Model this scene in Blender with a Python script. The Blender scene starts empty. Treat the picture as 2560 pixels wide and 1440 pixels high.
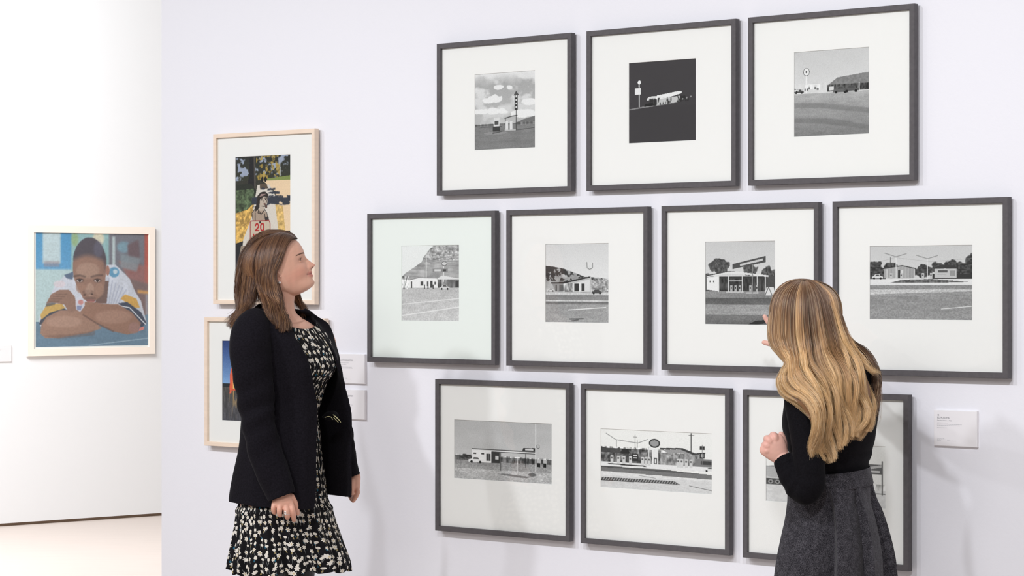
import bpy, bmesh, math, random
import numpy as np
from mathutils import Vector, Matrix, noise as mnoise

sc = bpy.context.scene
COL = sc.collection

# ------------------------------------------------------------------ camera
F = 6350.0                      # focal length in pixels of a 2560 wide frame
CAMH = 1.6
cam = bpy.data.cameras.new('camera')
cam.sensor_width = 36.0
cam.lens = F / 2560.0 * 36.0
cam.clip_end = 100
camo = bpy.data.objects.new('camera', cam)
camo.location = (0, 0, CAMH)
camo.rotation_euler = (math.pi / 2, 0, 0)
COL.objects.link(camo)
sc.camera = camo

# ------------------------------------------------------------------ world, lights, exposure
sc.view_settings.view_transform = 'Standard'
sc.view_settings.look = 'None'
sc.view_settings.gamma = 1.0
sc.view_settings.exposure = 0.0
world = bpy.data.worlds.new('gallery_air')
sc.world = world
world.use_nodes = True
bg = world.node_tree.nodes['Background']
bg.inputs[0].default_value = (1.0, 0.965, 0.94, 1)
bg.inputs[1].default_value = 0.33

TANA = 1.36e-4 * F
ALPHA = math.atan(TANA)
CA, SA = math.cos(ALPHA), math.sin(ALPHA)
ZF0 = F / 701.0                 # distance straight ahead to the plane of the frame faces
NF = 0.034                      # the frame faces stand this far off the wall

def W(t, z, n=0.0):
    """point on the picture wall: t along it, z height over the floor, n off the wall"""
    o = NF - n
    return Vector((t * CA + o * SA, ZF0 - t * SA + o * CA, z))

def area(name, loc, target, size, power, col=(1, 1, 1), sy=None, spread=None):
    l = bpy.data.lights.new(name, 'AREA')
    l.energy = power
    l.color = col
    l.size = size
    if sy:
        l.shape = 'RECTANGLE'; l.size_y = sy
    if spread:
        l.spread = spread
    o = bpy.data.objects.new(name, l)
    o.location = loc
    d = Vector(target) - Vector(loc)
    o.rotation_euler = d.to_track_quat('-Z', 'Y').to_euler()
    COL.objects.link(o)
    return o

def spot(name, loc, target, power, col=(1, 1, 1), radius=0.12, ang=60, blend=0.8):
    l = bpy.data.lights.new(name, 'SPOT')
    l.energy = power; l.color = col; l.shadow_soft_size = radius
    l.spot_size = math.radians(ang); l.spot_blend = blend
    o = bpy.data.objects.new(name, l)
    o.location = loc
    d = Vector(target) - Vector(loc)
    o.rotation_euler = d.to_track_quat('-Z', 'Y').to_euler()
    COL.objects.link(o)
    return o

# track lights on the ceiling in front of the picture wall, and one wash for the far bay
for tt, pw in ((-3.4, 275), (-1.6, 255), (0.3, 228), (2.2, 240), (4.0, 325)):
    spot('track_light', W(tt, 4.0, 4.2), W(tt * .85, 1.05), pw, (0.93, 0.945, 1.0), 0.11, 84, 1.0)
area('camera_side_fill', (-3.2, 1.5, 4.3), (-0.6, 8.8, 1.2), 2.8, 105, (1.0, 0.97, 0.94), 1.6)  # added soft fill to brighten the skin from the camera side, no real panel
area('far_bay_wash', (-3.8, 13.2, 3.9), (-3.2, 18.0, 0.4), 3.0, 300, (0.97, 0.985, 1.0), 1.5)

# ------------------------------------------------------------------ helpers
def lin(c):
    """sRGB 0-255 -> linear"""
    a = np.asarray(c, float) / 255.0
    return np.where(a <= 0.04045, a / 12.92, ((a + 0.055) / 1.055) ** 2.4)

def at(px, py, depth):
    """point of the room seen at pixel px,py of the 2560x1440 frame, depth metres ahead"""
    return Vector(((px - 1280) * depth / F, depth, CAMH - (py - 720) * depth / F))

def on_wall(px, py, n):
    """(t, z) on the picture wall at n off it, for pixel px,py"""
    k = (px - 1280) / F
    o = NF - n
    t = (k * (ZF0 + o * CA) - o * SA) / (CA + k * SA)
    y = ZF0 - t * SA + o * CA
    return t, CAMH - (py - 720) * y / F

def mesh(name, verts, faces, mat=None, parent=None, smooth=False, uv=None):
    me = bpy.data.meshes.new(name)
    me.from_pydata([tuple(v) for v in verts], [], [tuple(f) for f in faces])
    me.update()
    if smooth:
        me.polygons.foreach_set('use_smooth', [True] * len(me.polygons))
    if uv is not None:
        l = me.uv_layers.new(name='uv')
        vi = np.empty(len(me.loops), np.int32)
        me.loops.foreach_get('vertex_index', vi)
        l.data.foreach_set('uv', np.asarray(uv, np.float32)[vi].ravel())
    if mat:
        me.materials.append(mat)
    o = bpy.data.objects.new(name, me)
    COL.objects.link(o)
    if parent:
        o.parent = parent
    return o

def fast_mesh(name, V, Q, mat=None, parent=None, smooth=True, color=None):
    """V (n,3) float, Q (m,4) or (m,3) int -> object; colour per vertex (linear)"""
    V = np.ascontiguousarray(V, np.float32); Q = np.ascontiguousarray(Q, np.int32)
    me = bpy.data.meshes.new(name)
    me.vertices.add(len(V)); me.vertices.foreach_set('co', V.ravel())
    m, k = Q.shape
    me.loops.add(m * k); me.loops.foreach_set('vertex_index', Q.ravel())
    me.polygons.add(m)
    me.polygons.foreach_set('loop_start', np.arange(0, m * k, k, dtype=np.int32))
    me.polygons.foreach_set('loop_total', np.full(m, k, np.int32))
    me.update(calc_edges=True)
    me.polygons.foreach_set('use_smooth', np.full(m, smooth))
    if color is not None:
        ca = me.color_attributes.new('paint', 'FLOAT_COLOR', 'POINT')
        rgba = np.ones((len(V), 4), np.float32); rgba[:, :3] = color
        ca.data.foreach_set('color', rgba.ravel())
    if mat:
        me.materials.append(mat)
    o = bpy.data.objects.new(name, me)
    COL.objects.link(o)
    if parent:
        o.parent = parent
    return o

def tag(o, label=None, cat=None, group=None, kind=None):
    if label: o['label'] = label
    if cat: o['category'] = cat
    if group: o['group'] = group
    if kind: o['kind'] = kind
    return o

def empty(name, loc, rz=0.0):
    o = bpy.data.objects.new(name, None)
    o.location = loc; o.rotation_euler = (0, 0, rz)
    o.empty_display_size = 0.1
    COL.objects.link(o)
    return o

def box(x0, x1, y0, y1, z0, z1):
    V = [(x0,y0,z0),(x1,y0,z0),(x1,y1,z0),(x0,y1,z0),(x0,y0,z1),(x1,y0,z1),(x1,y1,z1),(x0,y1,z1)]
    Fc = [(0,3,2,1),(4,5,6,7),(0,1,5,4),(1,2,6,5),(2,3,7,6),(3,0,4,7)]
    return V, Fc

def M(name, col, rough=0.6, spec=0.5, metal=0.0, noise=None, bump=None, sheen=0.0):
    m = bpy.data.materials.new(name); m.use_nodes = True
    nt = m.node_tree; b = nt.nodes['Principled BSDF']
    b.inputs['Base Color'].default_value = (*[float(c) for c in col], 1)
    b.inputs['Roughness'].default_value = rough
    b.inputs['Specular IOR Level'].default_value = spec
    b.inputs['Metallic'].default_value = metal
    if sheen:
        b.inputs['Sheen Weight'].default_value = sheen
        b.inputs['Sheen Roughness'].default_value = 0.4
    tc = nt.nodes.new('ShaderNodeTexCoord')
    if noise:                                 # (scale, amount, stretch)
        n = nt.nodes.new('ShaderNodeTexNoise'); n.inputs['Scale'].default_value = noise[0]
        n.inputs['Detail'].default_value = 4
        mp = nt.nodes.new('ShaderNodeMapping'); mp.inputs['Scale'].default_value = noise[2] if len(noise) > 2 else (1, 1, 1)
        nt.links.new(tc.outputs['Object'], mp.inputs[0]); nt.links.new(mp.outputs[0], n.inputs['Vector'])
        r = nt.nodes.new('ShaderNodeMapRange')
        r.inputs['From Min'].default_value = 0.3; r.inputs['From Max'].default_value = 0.7
        r.inputs['To Min'].default_value = 1 - noise[1]; r.inputs['To Max'].default_value = 1 + noise[1]
        nt.links.new(n.outputs['Fac'], r.inputs['Value'])
        mx = nt.nodes.new('ShaderNodeVectorMath'); mx.operation = 'SCALE'
        mx.inputs[0].default_value = [float(c) for c in col]
        nt.links.new(r.outputs[0], mx.inputs['Scale'])
        nt.links.new(mx.outputs[0], b.inputs['Base Color'])
    if bump:                                  # (scale, strength, distance)
        n2 = nt.nodes.new('ShaderNodeTexNoise'); n2.inputs['Scale'].default_value = bump[0]
        n2.inputs['Detail'].default_value = 5
        nt.links.new(tc.outputs['Object'], n2.inputs['Vector'])
        bp = nt.nodes.new('ShaderNodeBump'); bp.inputs['Strength'].default_value = bump[1]
        bp.inputs['Distance'].default_value = bump[2]
        nt.links.new(n2.outputs['Fac'], bp.inputs['Height']); nt.links.new(bp.outputs[0], b.inputs['Normal'])
    return m

def painted(name, rough=0.5, spec=0.3):
    m = bpy.data.materials.new(name); m.use_nodes = True
    nt = m.node_tree; b = nt.nodes['Principled BSDF']
    a = nt.nodes.new('ShaderNodeVertexColor'); a.layer_name = 'paint'
    nt.links.new(a.outputs['Color'], b.inputs['Base Color'])
    b.inputs['Roughness'].default_value = rough
    b.inputs['Specular IOR Level'].default_value = spec
    return m

def glazing_material():
    m = bpy.data.materials.new('clear_glazing'); m.use_nodes = True
    nt = m.node_tree
    for n in list(nt.nodes):
        if n.type != 'OUTPUT_MATERIAL': nt.nodes.remove(n)
    out = [n for n in nt.nodes if n.type == 'OUTPUT_MATERIAL'][0]
    tr = nt.nodes.new('ShaderNodeBsdfTransparent'); tr.inputs[0].default_value = (0.985, 0.99, 0.985, 1)
    gl = nt.nodes.new('ShaderNodeBsdfGlossy'); gl.inputs['Roughness'].default_value = 0.03
    fr = nt.nodes.new('ShaderNodeFresnel'); fr.inputs[0].default_value = 1.4
    geo = nt.nodes.new('ShaderNodeNewGeometry'); rg = nt.nodes.new('ShaderNodeMapRange')
    rg.inputs['To Min'].default_value = 1.4; rg.inputs['To Max'].default_value = 1 / 1.4   # same index on both faces of the pane
    nt.links.new(geo.outputs['Backfacing'], rg.inputs['Value']); nt.links.new(rg.outputs[0], fr.inputs[0])
    mx = nt.nodes.new('ShaderNodeMixShader')
    nt.links.new(fr.outputs[0], mx.inputs[0]); nt.links.new(tr.outputs[0], mx.inputs[1]); nt.links.new(gl.outputs[0], mx.inputs[2])
    nt.links.new(mx.outputs[0], out.inputs[0])
    return m

MAT = {}
MAT['wall'] = M('white_wall_paint', (0.815, 0.815, 0.855), 0.75, 0.2, bump=(90, 0.25, 0.002))
MAT['far_wall'] = M('far_white_wall_paint', (0.86, 0.865, 0.875), 0.75, 0.2)
MAT['ceiling'] = M('ceiling_paint', (0.85, 0.85, 0.85), 0.8, 0.2)
MAT['floor'] = M('pale_bleached_boards', (0.69, 0.60, 0.545), 0.45, 0.3, noise=(3.0, 0.025, (1, 9, 1)))
MAT['reveal'] = M('shadow_gap_trim', (0.25, 0.18, 0.13), 0.8, 0.1)
MAT['grey_frame'] = M('dark_grey_stained_wood', lin((88, 85, 87)), 0.55, 0.3, noise=(60, 0.10, (1, 1, 1)), bump=(240, 0.15, 0.0008))
MAT['maple'] = M('pale_maple_frame', lin((236, 216, 196)), 0.5, 0.3, noise=(14, 0.04, (1, 1, 6)))
MAT['cream_frame'] = M('cream_frame', lin((250, 238, 226)), 0.5, 0.3)
MAT['mat'] = M('white_mat_board', lin((245, 244, 242)), 0.9, 0.1)
MAT['mat_cool'] = M('cool_white_mat_board', lin((240, 245, 241)), 0.9, 0.1)
MAT['print'] = painted('photographic_print', 0.6, 0.15)
MAT['glass'] = glazing_material()
MAT['acrylic'] = M('white_label_board', (0.84, 0.82, 0.83), 0.4, 0.4)
MAT['ink'] = M('label_ink', (0.20, 0.20, 0.22), 0.7, 0.1)
MAT['ink_pale'] = M('pale_label_ink', (0.50, 0.50, 0.52), 0.7, 0.1)

# ------------------------------------------------------------------ the room
def struct(name, V, Fc, mat):
    o = mesh(name, V, Fc, mat)
    o['kind'] = 'structure'
    return o

# floor and ceiling of the hall
V, Fc = box(-9, 6, -1.5, 24, -0.1, 0.0); struct('floor', V, Fc, MAT['floor'])

# the picture wall: a free-standing partition that ends at the left
T_END = -1.913
def wall_block(t0, t1, z0, z1, n0, n1):
    P = [W(t, z, n) for (t, z, n) in ((t0,z0,n0),(t1,z0,n0),(t1,z0,n1),(t0,z0,n1),(t0,z1,n0),(t1,z1,n0),(t1,z1,n1),(t0,z1,n1))]
    return P, [(0,3,2,1),(4,5,6,7),(0,1,5,4),(1,2,6,5),(2,3,7,6),(3,0,4,7)]
P, Fc = wall_block(T_END, 4.2, 0.0, 4.5, 0.0, -0.25)
struct('wall_front', P, Fc, MAT['wall'])

# the far wall of the next bay
KB = -1.337e-4; SB0 = 318.5
BETA = math.atan(KB * F)        # negative: recedes to the right
CB, SB = math.cos(BETA), math.sin(BETA)
ZB0 = F / SB0
def WB(t, z, n=0.0):
    """point on the far wall"""
    return Vector((t * CB - n * SB, ZB0 - t * SB - n * CB, z))
def on_far(px, py, n=0.0):
    k = (px - 1280) / F
    # X = t CB - n SB ; Y = ZB0 - t SB - n CB
    t = (k * (ZB0 - n * CB) + n * SB) / (CB + k * SB)
    y = ZB0 - t * SB - n * CB
    return t, CAMH - (py - 720) * y / F
def far_block(t0, t1, z0, z1, n0, n1):
    P = [WB(t, z, n) for (t, z, n) in ((t0,z0,n0),(t1,z0,n0),(t1,z0,n1),(t0,z0,n1),(t0,z1,n0),(t1,z1,n0),(t1,z1,n1),(t0,z1,n1))]
    return P, [(0,3,2,1),(4,5,6,7),(0,1,5,4),(1,2,6,5),(2,3,7,6),(3,0,4,7)]
P, Fc = far_block(-8.5, 1.5, 0.02, 4.5, 0.0, -0.2)
struct('wall_far', P, Fc, MAT['far_wall'])
P, Fc = far_block(-8.5, 1.5, 0.0, 0.02, -0.02, -0.2)
struct('trim_1', P, Fc, MAT['reveal'])

# ------------------------------------------------------------------ painting the prints
class Canvas:
    """a little painter; x right, y down, both 0..1"""
    def __init__(s, w, h, base=(0.5, 0.5, 0.5), seed=1):
        s.w, s.h = w, h
        s.a = np.zeros((h, w, 3)); s.a[:] = base
        s.X, s.Y = np.meshgrid((np.arange(w) + .5) / w, (np.arange(h) + .5) / h)
        s.r = np.random.RandomState(seed)
    def noise(s, sx, sy, octs=3):
        """smooth value noise 0..1 with sx, sy cells"""
        out = np.zeros((s.h, s.w)); amp = 1; tot = 0
        for o in range(octs):
            nx, ny = int(max(2, sx * 2 ** o)) + 2, int(max(2, sy * 2 ** o)) + 2
            g = s.r.rand(ny + 1, nx + 1)
            fx, fy = s.X * (nx - 1), s.Y * (ny - 1)
            ix, iy = fx.astype(int), fy.astype(int)
            tx, ty = fx - ix, fy - iy
            tx = tx * tx * (3 - 2 * tx); ty = ty * ty * (3 - 2 * ty)
            v = (g[iy, ix] * (1 - tx) + g[iy, ix + 1] * tx) * (1 - ty) + (g[iy + 1, ix] * (1 - tx) + g[iy + 1, ix + 1] * tx) * ty
            out += v * amp; tot += amp; amp *= 0.5
        return out / tot
    def put(s, m, c, k=1.0):
        m = np.clip(m, 0, 1)[..., None] * k
        s.a = s.a * (1 - m) + np.asarray(c if np.ndim(c) else (c, c, c), float) * m
    def vgrad(s, y0, y1, c0, c1):
        t = np.clip((s.Y - y0) / (y1 - y0), 0, 1)[..., None]
        c0 = np.array(c0 if np.ndim(c0) else (c0,) * 3, float); c1 = np.array(c1 if np.ndim(c1) else (c1,) * 3, float)
        m = ((s.Y >= y0) & (s.Y <= y1))[..., None]
        s.a = np.where(m, c0 * (1 - t) + c1 * t, s.a)
    def pmask(s, pts):
        m = np.zeros((s.h, s.w), bool); n = len(pts)
        for i in range(n):
            (x0, y0), (x1, y1) = pts[i], pts[(i + 1) % n]
            if y0 == y1: continue
            c = ((s.Y > min(y0, y1)) & (s.Y <= max(y0, y1)))
            m ^= c & (s.X < (x1 - x0) * (s.Y - y0) / (y1 - y0) + x0)
        return m.astype(float)
    def blur(s, m, n=1):
        for _ in range(n):
            p = np.pad(m, 1, mode='edge')
            m = (p[1:-1, 1:-1] * 4 + p[:-2, 1:-1] * 2 + p[2:, 1:-1] * 2 + p[1:-1, :-2] * 2 + p[1:-1, 2:] * 2 + p[:-2, :-2] + p[2:, 2:] + p[:-2, 2:] + p[2:, :-2]) / 16
        return m
    def poly(s, pts, c, k=1.0, soft=0):
        m = s.pmask(pts)
        if soft: m = s.blur(m, soft)
        s.put(m, c, k)
    def rect(s, x0, y0, x1, y1, c, k=1.0):
        s.poly([(x0, y0), (x1, y0), (x1, y1), (x0, y1)], c, k)
    def ell(s, cx, cy, rx, ry, c, k=1.0, soft=0, rot=0):
        dx, dy = s.X - cx, s.Y - cy
        asp = s.h / s.w
        cr, sr = math.cos(rot), math.sin(rot)
        u = dx * cr + dy * asp * sr; v = -dx * sr / asp + dy * cr
        m = ((u / rx) ** 2 + (v / ry) ** 2 < 1).astype(float)
        if soft: m = s.blur(m, soft)
        s.put(m, c, k)
    def line(s, pts, wd, c, k=1.0, soft=0):
        """wd in fractions of the width"""
        asp = s.h / s.w; m = np.zeros((s.h, s.w))
        for (x0, y0), (x1, y1) in zip(pts[:-1], pts[1:]):
            dx, dy = x1 - x0, (y1 - y0) * asp
            L = dx * dx + dy * dy + 1e-12
            t = np.clip(((s.X - x0) * dx + (s.Y - y0) * asp * dy) / L, 0, 1)
            d = np.hypot(s.X - x0 - t * dx, (s.Y - y0) * asp - t * dy)
            m = np.maximum(m, np.clip((wd / 2 - d) * s.w + 0.5, 0, 1))
        if soft: m = s.blur(m, soft)
        s.put(m, c, k)
    def tex(s, m, amp, sx, sy, octs=3):
        """multiply by noise inside mask"""
        n = (s.noise(sx, sy, octs) - 0.5) * 2 * amp
        s.a = np.clip(s.a * (1 + (n * m)[..., None]), 0, 1)
    def band(s, y0, y1):
        return ((s.Y >= y0) & (s.Y < y1)).astype(float)
    def grain(s, amp):
        s.a = np.clip(s.a + s.r.randn(s.h, s.w, 1) * amp, 0, 1)
    def linear(s):
        a = s.a
        return np.where(a <= 0.04045, a / 12.92, ((a + 0.055) / 1.055) ** 2.4)

def print_mesh(cv, w, h, y, x0, z0, parent, name='print', ry=None):
    """the painted sheet as a flat grid of small faces; x0, z0 its lower left corner in the parent's frame"""
    nx, nz = cv.w, cv.h
    gx, gz = np.meshgrid(np.linspace(0, 1, nx), np.linspace(1, 0, nz))
    V = np.stack([x0 + gx * w, np.full_like(gx, y), z0 + gz * h], -1).reshape(-1, 3)
    i = np.arange(nx * nz).reshape(nz, nx)
    Q = np.stack([i[1:, :-1], i[1:, 1:], i[:-1, 1:], i[:-1, :-1]], -1).reshape(-1, 4)
    return fast_mesh(name, V, Q, MAT['print'], parent, False, cv.linear().reshape(-1, 3))

def tree_blob(c, x, y, rx, ry, dark=0.2, seed=0):
    n = c.noise(1 / rx * 1.6, 1 / ry * 1.6, 3)
    d = ((c.X - x) / rx) ** 2 + ((c.Y - y) / ry) ** 2
    m = c.blur((d + (n - 0.5) * 1.6 < 1).astype(float), 1)
    t = dark + (c.noise(60, 60, 1) - 0.3) * 0.28
    c.a = c.a * (1 - m[..., None]) + (np.clip(t, 0.05, 1) * m)[..., None]

def road(c, y0, top=0.62, bot=0.5, seed=0):
    c.vgrad(y0, 1.0, top, bot)
    c.tex(c.band(y0, 1.01), 0.10, 5, 30, 4)
    c.tex(c.band(y0, 1.01), 0.05, 90, 120, 1)

def car(c, x, y, w, col=0.8):
    h = w * 0.34 * c.w / c.h * 1.0
    c.poly([(x, y), (x, y - h * .45), (x + w * .18, y - h * .55), (x + w * .3, y - h), (x + w * .68, y - h), (x + w * .8, y - h * .55), (x + w, y - h * .45), (x + w, y)], col)
    c.poly([(x + w * .3, y - h * .58), (x + w * .36, y - h * .9), (x + w * .64, y - h * .9), (x + w * .72, y - h * .58)], 0.3)
    for q in (.2, .8): c.ell(x + w * q, y, w * .09, w * .09 * c.w / c.h, 0.08)

# ---- ten generic monochrome roadside views, each its own composition of forecourt, road and sky
def pic_clouds():
    c = Canvas(200, 220, seed=3)
    c.vgrad(0, .68, .66, .74)
    n = c.noise(4, 7, 4); m = np.clip((n - .47) * 7, 0, 1) * np.clip(1.2 - c.Y, 0, 1)
    c.put(m, .88)
    c.put(np.clip(1 - c.Y / .14 + (c.noise(6, 5) - .5), 0, 1), .9)
    for (x, y, rx, ry) in ((.2, .36, .1, .035), (.34, .34, .12, .05), (.58, .2, .05, .03), (.4, .19, .07, .03), (.9, .4, .14, .05), (.35, .5, .2, .04), (.1, .5, .12, .04), (.8, .55, .2, .05)):
        d = ((c.X - x) / rx) ** 2 + ((c.Y - y) / ry) ** 2 + (c.noise(14, 16) - .5) * 1.8
        c.put(c.blur((d < 1).astype(float), 1), .93)
    c.poly([(.66, .67), (.8, .625), (1, .585), (1, .68), (.66, .68)], .45)
    road(c, .68, .50, .50)
    c.rect(0, .665, 1, .685, .4)
    c.tex(c.band(.66, .69), .5, 50, 2)
    c.line([(.1, .7), (.45, .705)], .012, .35); c.line([(.7, .76), (.98, .74)], .008, .3)
    c.line([(.5, .6), (.62, .575), (.7, .57)], .014, .3); c.line([(.51, .6), (.51, .7)], .01, .35)
    for x in (.53, .6): c.rect(x - .02, .64, x + .025, .755, .88)
    c.rect(.48, .75, .68, .765, .75)
    c.line([(.685, .3), (.685, .76)], .011, .22)
    c.rect(.66, .29, .71, .5, .16); c.poly([(.64, .31), (.685, .25), (.735, .31)], .3)
    for k in range(4): c.rect(.674, .31 + k * .047, .698, .335 + k * .047, .85)
    c.rect(.3, .7, .415, .78, .22); c.rect(.315, .58, .41, .7, .86); c.rect(.33, .625, .395, .675, .3)
    c.ell(.35, .785, .2, .02, .62, .6)
    c.line([(.3, .79), (.5, .76)], .01, .3)
    c.grain(.018); return c

def pic_night():
    c = Canvas(215, 225, (.235, .225, .235), seed=5)
    c.a[c.h * 56 // 100:] = (.225, .215, .225)
    c.poly([(0, .575), (.2, .553), (.4, .54), (.75, .525), (.4, .555), (.2, .57), (0, .59)], .6, .8)
    c.line([(.155, .29), (.155, .55)], .016, .7); c.ell(.155, .25, .024, .024, .97); c.line([(.155, .25), (.15, .3)], .012, .9)
    c.rect(.09, .32, .175, .4, .93)
    c.poly([(.27, .46), (.3, .435), (.4, .43), (.42, .45), (.4, .47), (.27, .48)], .85)
    c.poly([(.4, .455), (.42, .425), (.75, .385), (.79, .395), (.78, .415), (.6, .455), (.42, .475)], .93)
    c.poly([(.42, .475), (.6, .455), (.76, .445), (.76, .515), (.42, .545)], .78)
    n = c.noise(50, 20, 2); m = c.pmask([(.26, .46), (.88, .44), (.9, .51), (.4, .55), (.26, .55)])
    c.put(m * np.clip((n - .5) * 6, 0, 1), .12, .85)
    c.poly([(.23, .555), (.25, .52), (.36, .515), (.38, .545)], .08)
    for x in (.8, .86, .92): c.ell(x, .485 - (x - .8) * .2, .012, .01, .6, .9)
    c.grain(.012); return c

def pic_lodge():
    c = Canvas(215, 225, seed=7)
    c.vgrad(0, .5, .80, .87); c.tex(c.band(0, .5), .025, 3, 5)
    road(c, .5, .70, .50)
    m = c.pmask([(0, .6), (.4, .62), (1, .7), (1, .76), (.4, .68), (0, .66)]); c.put(c.blur(m, 3), .45, .55)
    m = c.pmask([(0, .78), (.5, .8), (1, .9), (1, .95), (.4, .86), (0, .83)]); c.put(c.blur(m, 4), .40, .45)
    c.rect(.15, .39, .35, .46, .93)
    c.tex(c.band(.38, .46), .06, 30, 3)
    for i in range(5): c.rect(i * .07, .435 + .01 * (i % 2), i * .07 + .05, .46, [.4, .75, .3, .85, .5][i])
    car(c, .0, .485, .13, .3); car(c, -.06, .465, .12, .85)
    for x in (.19, .27): c.rect(x, .40, x + .03, .49, .85); c.rect(x + .005, .42, x + .02, .45, .3)
    c.line([(.165, .3), (.165, .48)], .02, .93); c.ell(.165, .245, .043, .047, .25); c.ell(.165, .245, .036, .04, .93)
    c.ell(.165, .245, .013, .014, .3)
    c.poly([(.44, .42), (.58, .33), (1, .285), (1, .42)], .52)
    c.tex(c.pmask([(.44, .42), (.58, .33), (1, .285), (1, .42)]), .12, 40, 60, 2)
    c.rect(.44, .41, 1, .49, .3); c.tex(c.band(.41, .49) * (c.X > .44), .9, 50, 14, 2)
    for (a, b) in ((.47, .53), (.73, .8)): c.rect(a, .43, b, .475, .86)
    c.rect(.87, .41, .99, .475, .2); c.tex(c.band(.41, .475) * (c.X > .87), .9, 80, 30, 1); c.line([(.865, .4), (.865, .485)], .012, .85)
    car(c, .52, .50, .2, .4); car(c, .66, .495, .2, .35)
    c.grain(.018); return c

def pic_butte():
    c = Canvas(200, 220, (.93, .94, .935), seed=11)
    hill = [(0, .42), (.06, .37), (.2, .3), (.35, .22), (.38, .16), (.48, .06), (.56, 0), (1, 0), (1, .45), (0, .45)]
    m = c.pmask(hill); c.put(m, .66)
    c.tex(m, .22, 10, 14, 5); c.tex(m * c.band(0, .2), .38, 40, 50, 2); c.tex(m, .14, 4, 40, 2)
    for k in range(4): c.line([(.4 + .05 * k, .22 + .01 * k), (.7, .17 + k * .025), (1, .13 + k * .04)], .008, .45, .6)
    c.vgrad(.56, 1, .76, .82); c.tex(c.band(.56, 1), .07, 6, 25, 4); c.tex(c.band(.56, 1), .07, 70, 80, 1)
    c.line([(0, .78), (1, .70)], .012, .92, .9); c.line([(0, .93), (1, .81)], .016, .93, .9)
    c.poly([(.14, .455), (.3, .425), (.6, .43), (.63, .47), (.63, .56), (.14, .56)], .95)
    c.rect(.16, .475, .185, .565, .3); c.rect(.33, .475, .38, .53, .3); c.rect(.44, .475, .47, .54, .35); c.rect(.5, .47, .54, .56, .25); c.rect(.57, .48, .6, .52, .35)
    c.line([(.14, .455), (.3, .427), (.6, .433)], .008, .45)
    c.line([(.43, .1), (.43, .42)], .012, .95)
    c.poly([(.62, .44), (.7, .4), (.85, .42), (1, .44), (1, .46), (.62, .46)], .9)
    c.rect(.63, .45, 1, .56, .5); c.tex(c.band(.45, .56) * (c.X > .62), .6, 30, 10, 2); c.rect(.93, .47, 1, .55, .25)
    c.line([(.73, .28), (.73, .48)], .014, .9); c.ell(.74, .245, .05, .028, .3); c.ell(.74, .245, .042, .021, .85); 
    c.rect(.54, .31, .8, .355, .55); c.rect(.57, .318, .68, .347, .85); c.rect(.72, .32, .77, .345, .3)
    car(c, .66, .575, .17, .85); c.tex(c.band(.4, .58) * (c.X < .13), .6, 50, 30, 1)
    for x in (.39, .45, .54): c.rect(x, .52, x + .022, .575, .35)
    c.grain(.018); return c

def pic_slant():
    c = Canvas(205, 225, (.86, .86, .865), seed=13)
    c.vgrad(0, .44, .84, .90)
    hill = [(0, .28), (.12, .29), (.3, .32), (.5, .38), (.62, .42), (.8, .43), (.92, .44), (1, .46), (1, .62), (0, .62)]
    m = c.pmask(hill); c.put(m, .68); c.tex(m, .22, 12, 14, 3)
    n = c.noise(26, 26, 3); tr = m * ((n + (.45 - c.Y) * 1.2 - c.X * .25) > .46) * (c.Y < .47); c.put(tr, .25)
    c.tex(m * (c.X > .7), .4, 40, 50, 2)
    c.vgrad(.62, 1, .62, .66)
    c.vgrad(.62, .655, .84, .80); c.vgrad(.655, .72, .52, .58); c.vgrad(.72, .735, .88, .85); c.vgrad(.735, .77, .45, .52)
    c.tex(c.band(.62, 1), .08, 4, 30, 4); c.tex(c.band(.62, 1), .08, 80, 90, 1)
    c.line([(.36, .84), (.95, .805)], .012, .93)
    c.line([(.38, .955), (.6, .95)], .018, .35, .8); c.line([(.42, .975), (.52, .965)], .014, .3, .7)
    c.poly([(.1, .5), (.44, .5), (.44, .605), (.16, .605)], .58); c.rect(.16, .52, .18, .605, .25); c.rect(.22, .52, .29, .6, .4)
    c.tex(c.pmask([(.28, .5), (.44, .48), (.44, .61), (.28, .61)]), .9, 30, 20, 2)
    c.poly([(.43, .48), (.7, .43), (.73, .61), (.43, .61)], .88)
    c.rect(.46, .505, .53, .605, .2); c.rect(.57, .505, .62, .6, .22); c.line([(.545, .5), (.545, .61)], .012, .92)
    c.poly([(.09, .49), (.28, .485), (.71, .415), (.72, .43), (.3, .505), (.09, .505)], .2)
    c.poly([(.3, .505), (.72, .43), (.72, .45), (.45, .5)], .75)
    c.line([(.71, .43), (.71, .62)], .016, .75)
    c.rect(.66, .24, .74, .32, .88); c.line([(.655, .24), (.66, .31), (.7, .33), (.745, .31), (.745, .25)], .01, .5)
    car(c, .03, .6, .11, .85); car(c, .73, .63, .16, .3)
    c.grain(.018); return c

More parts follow.
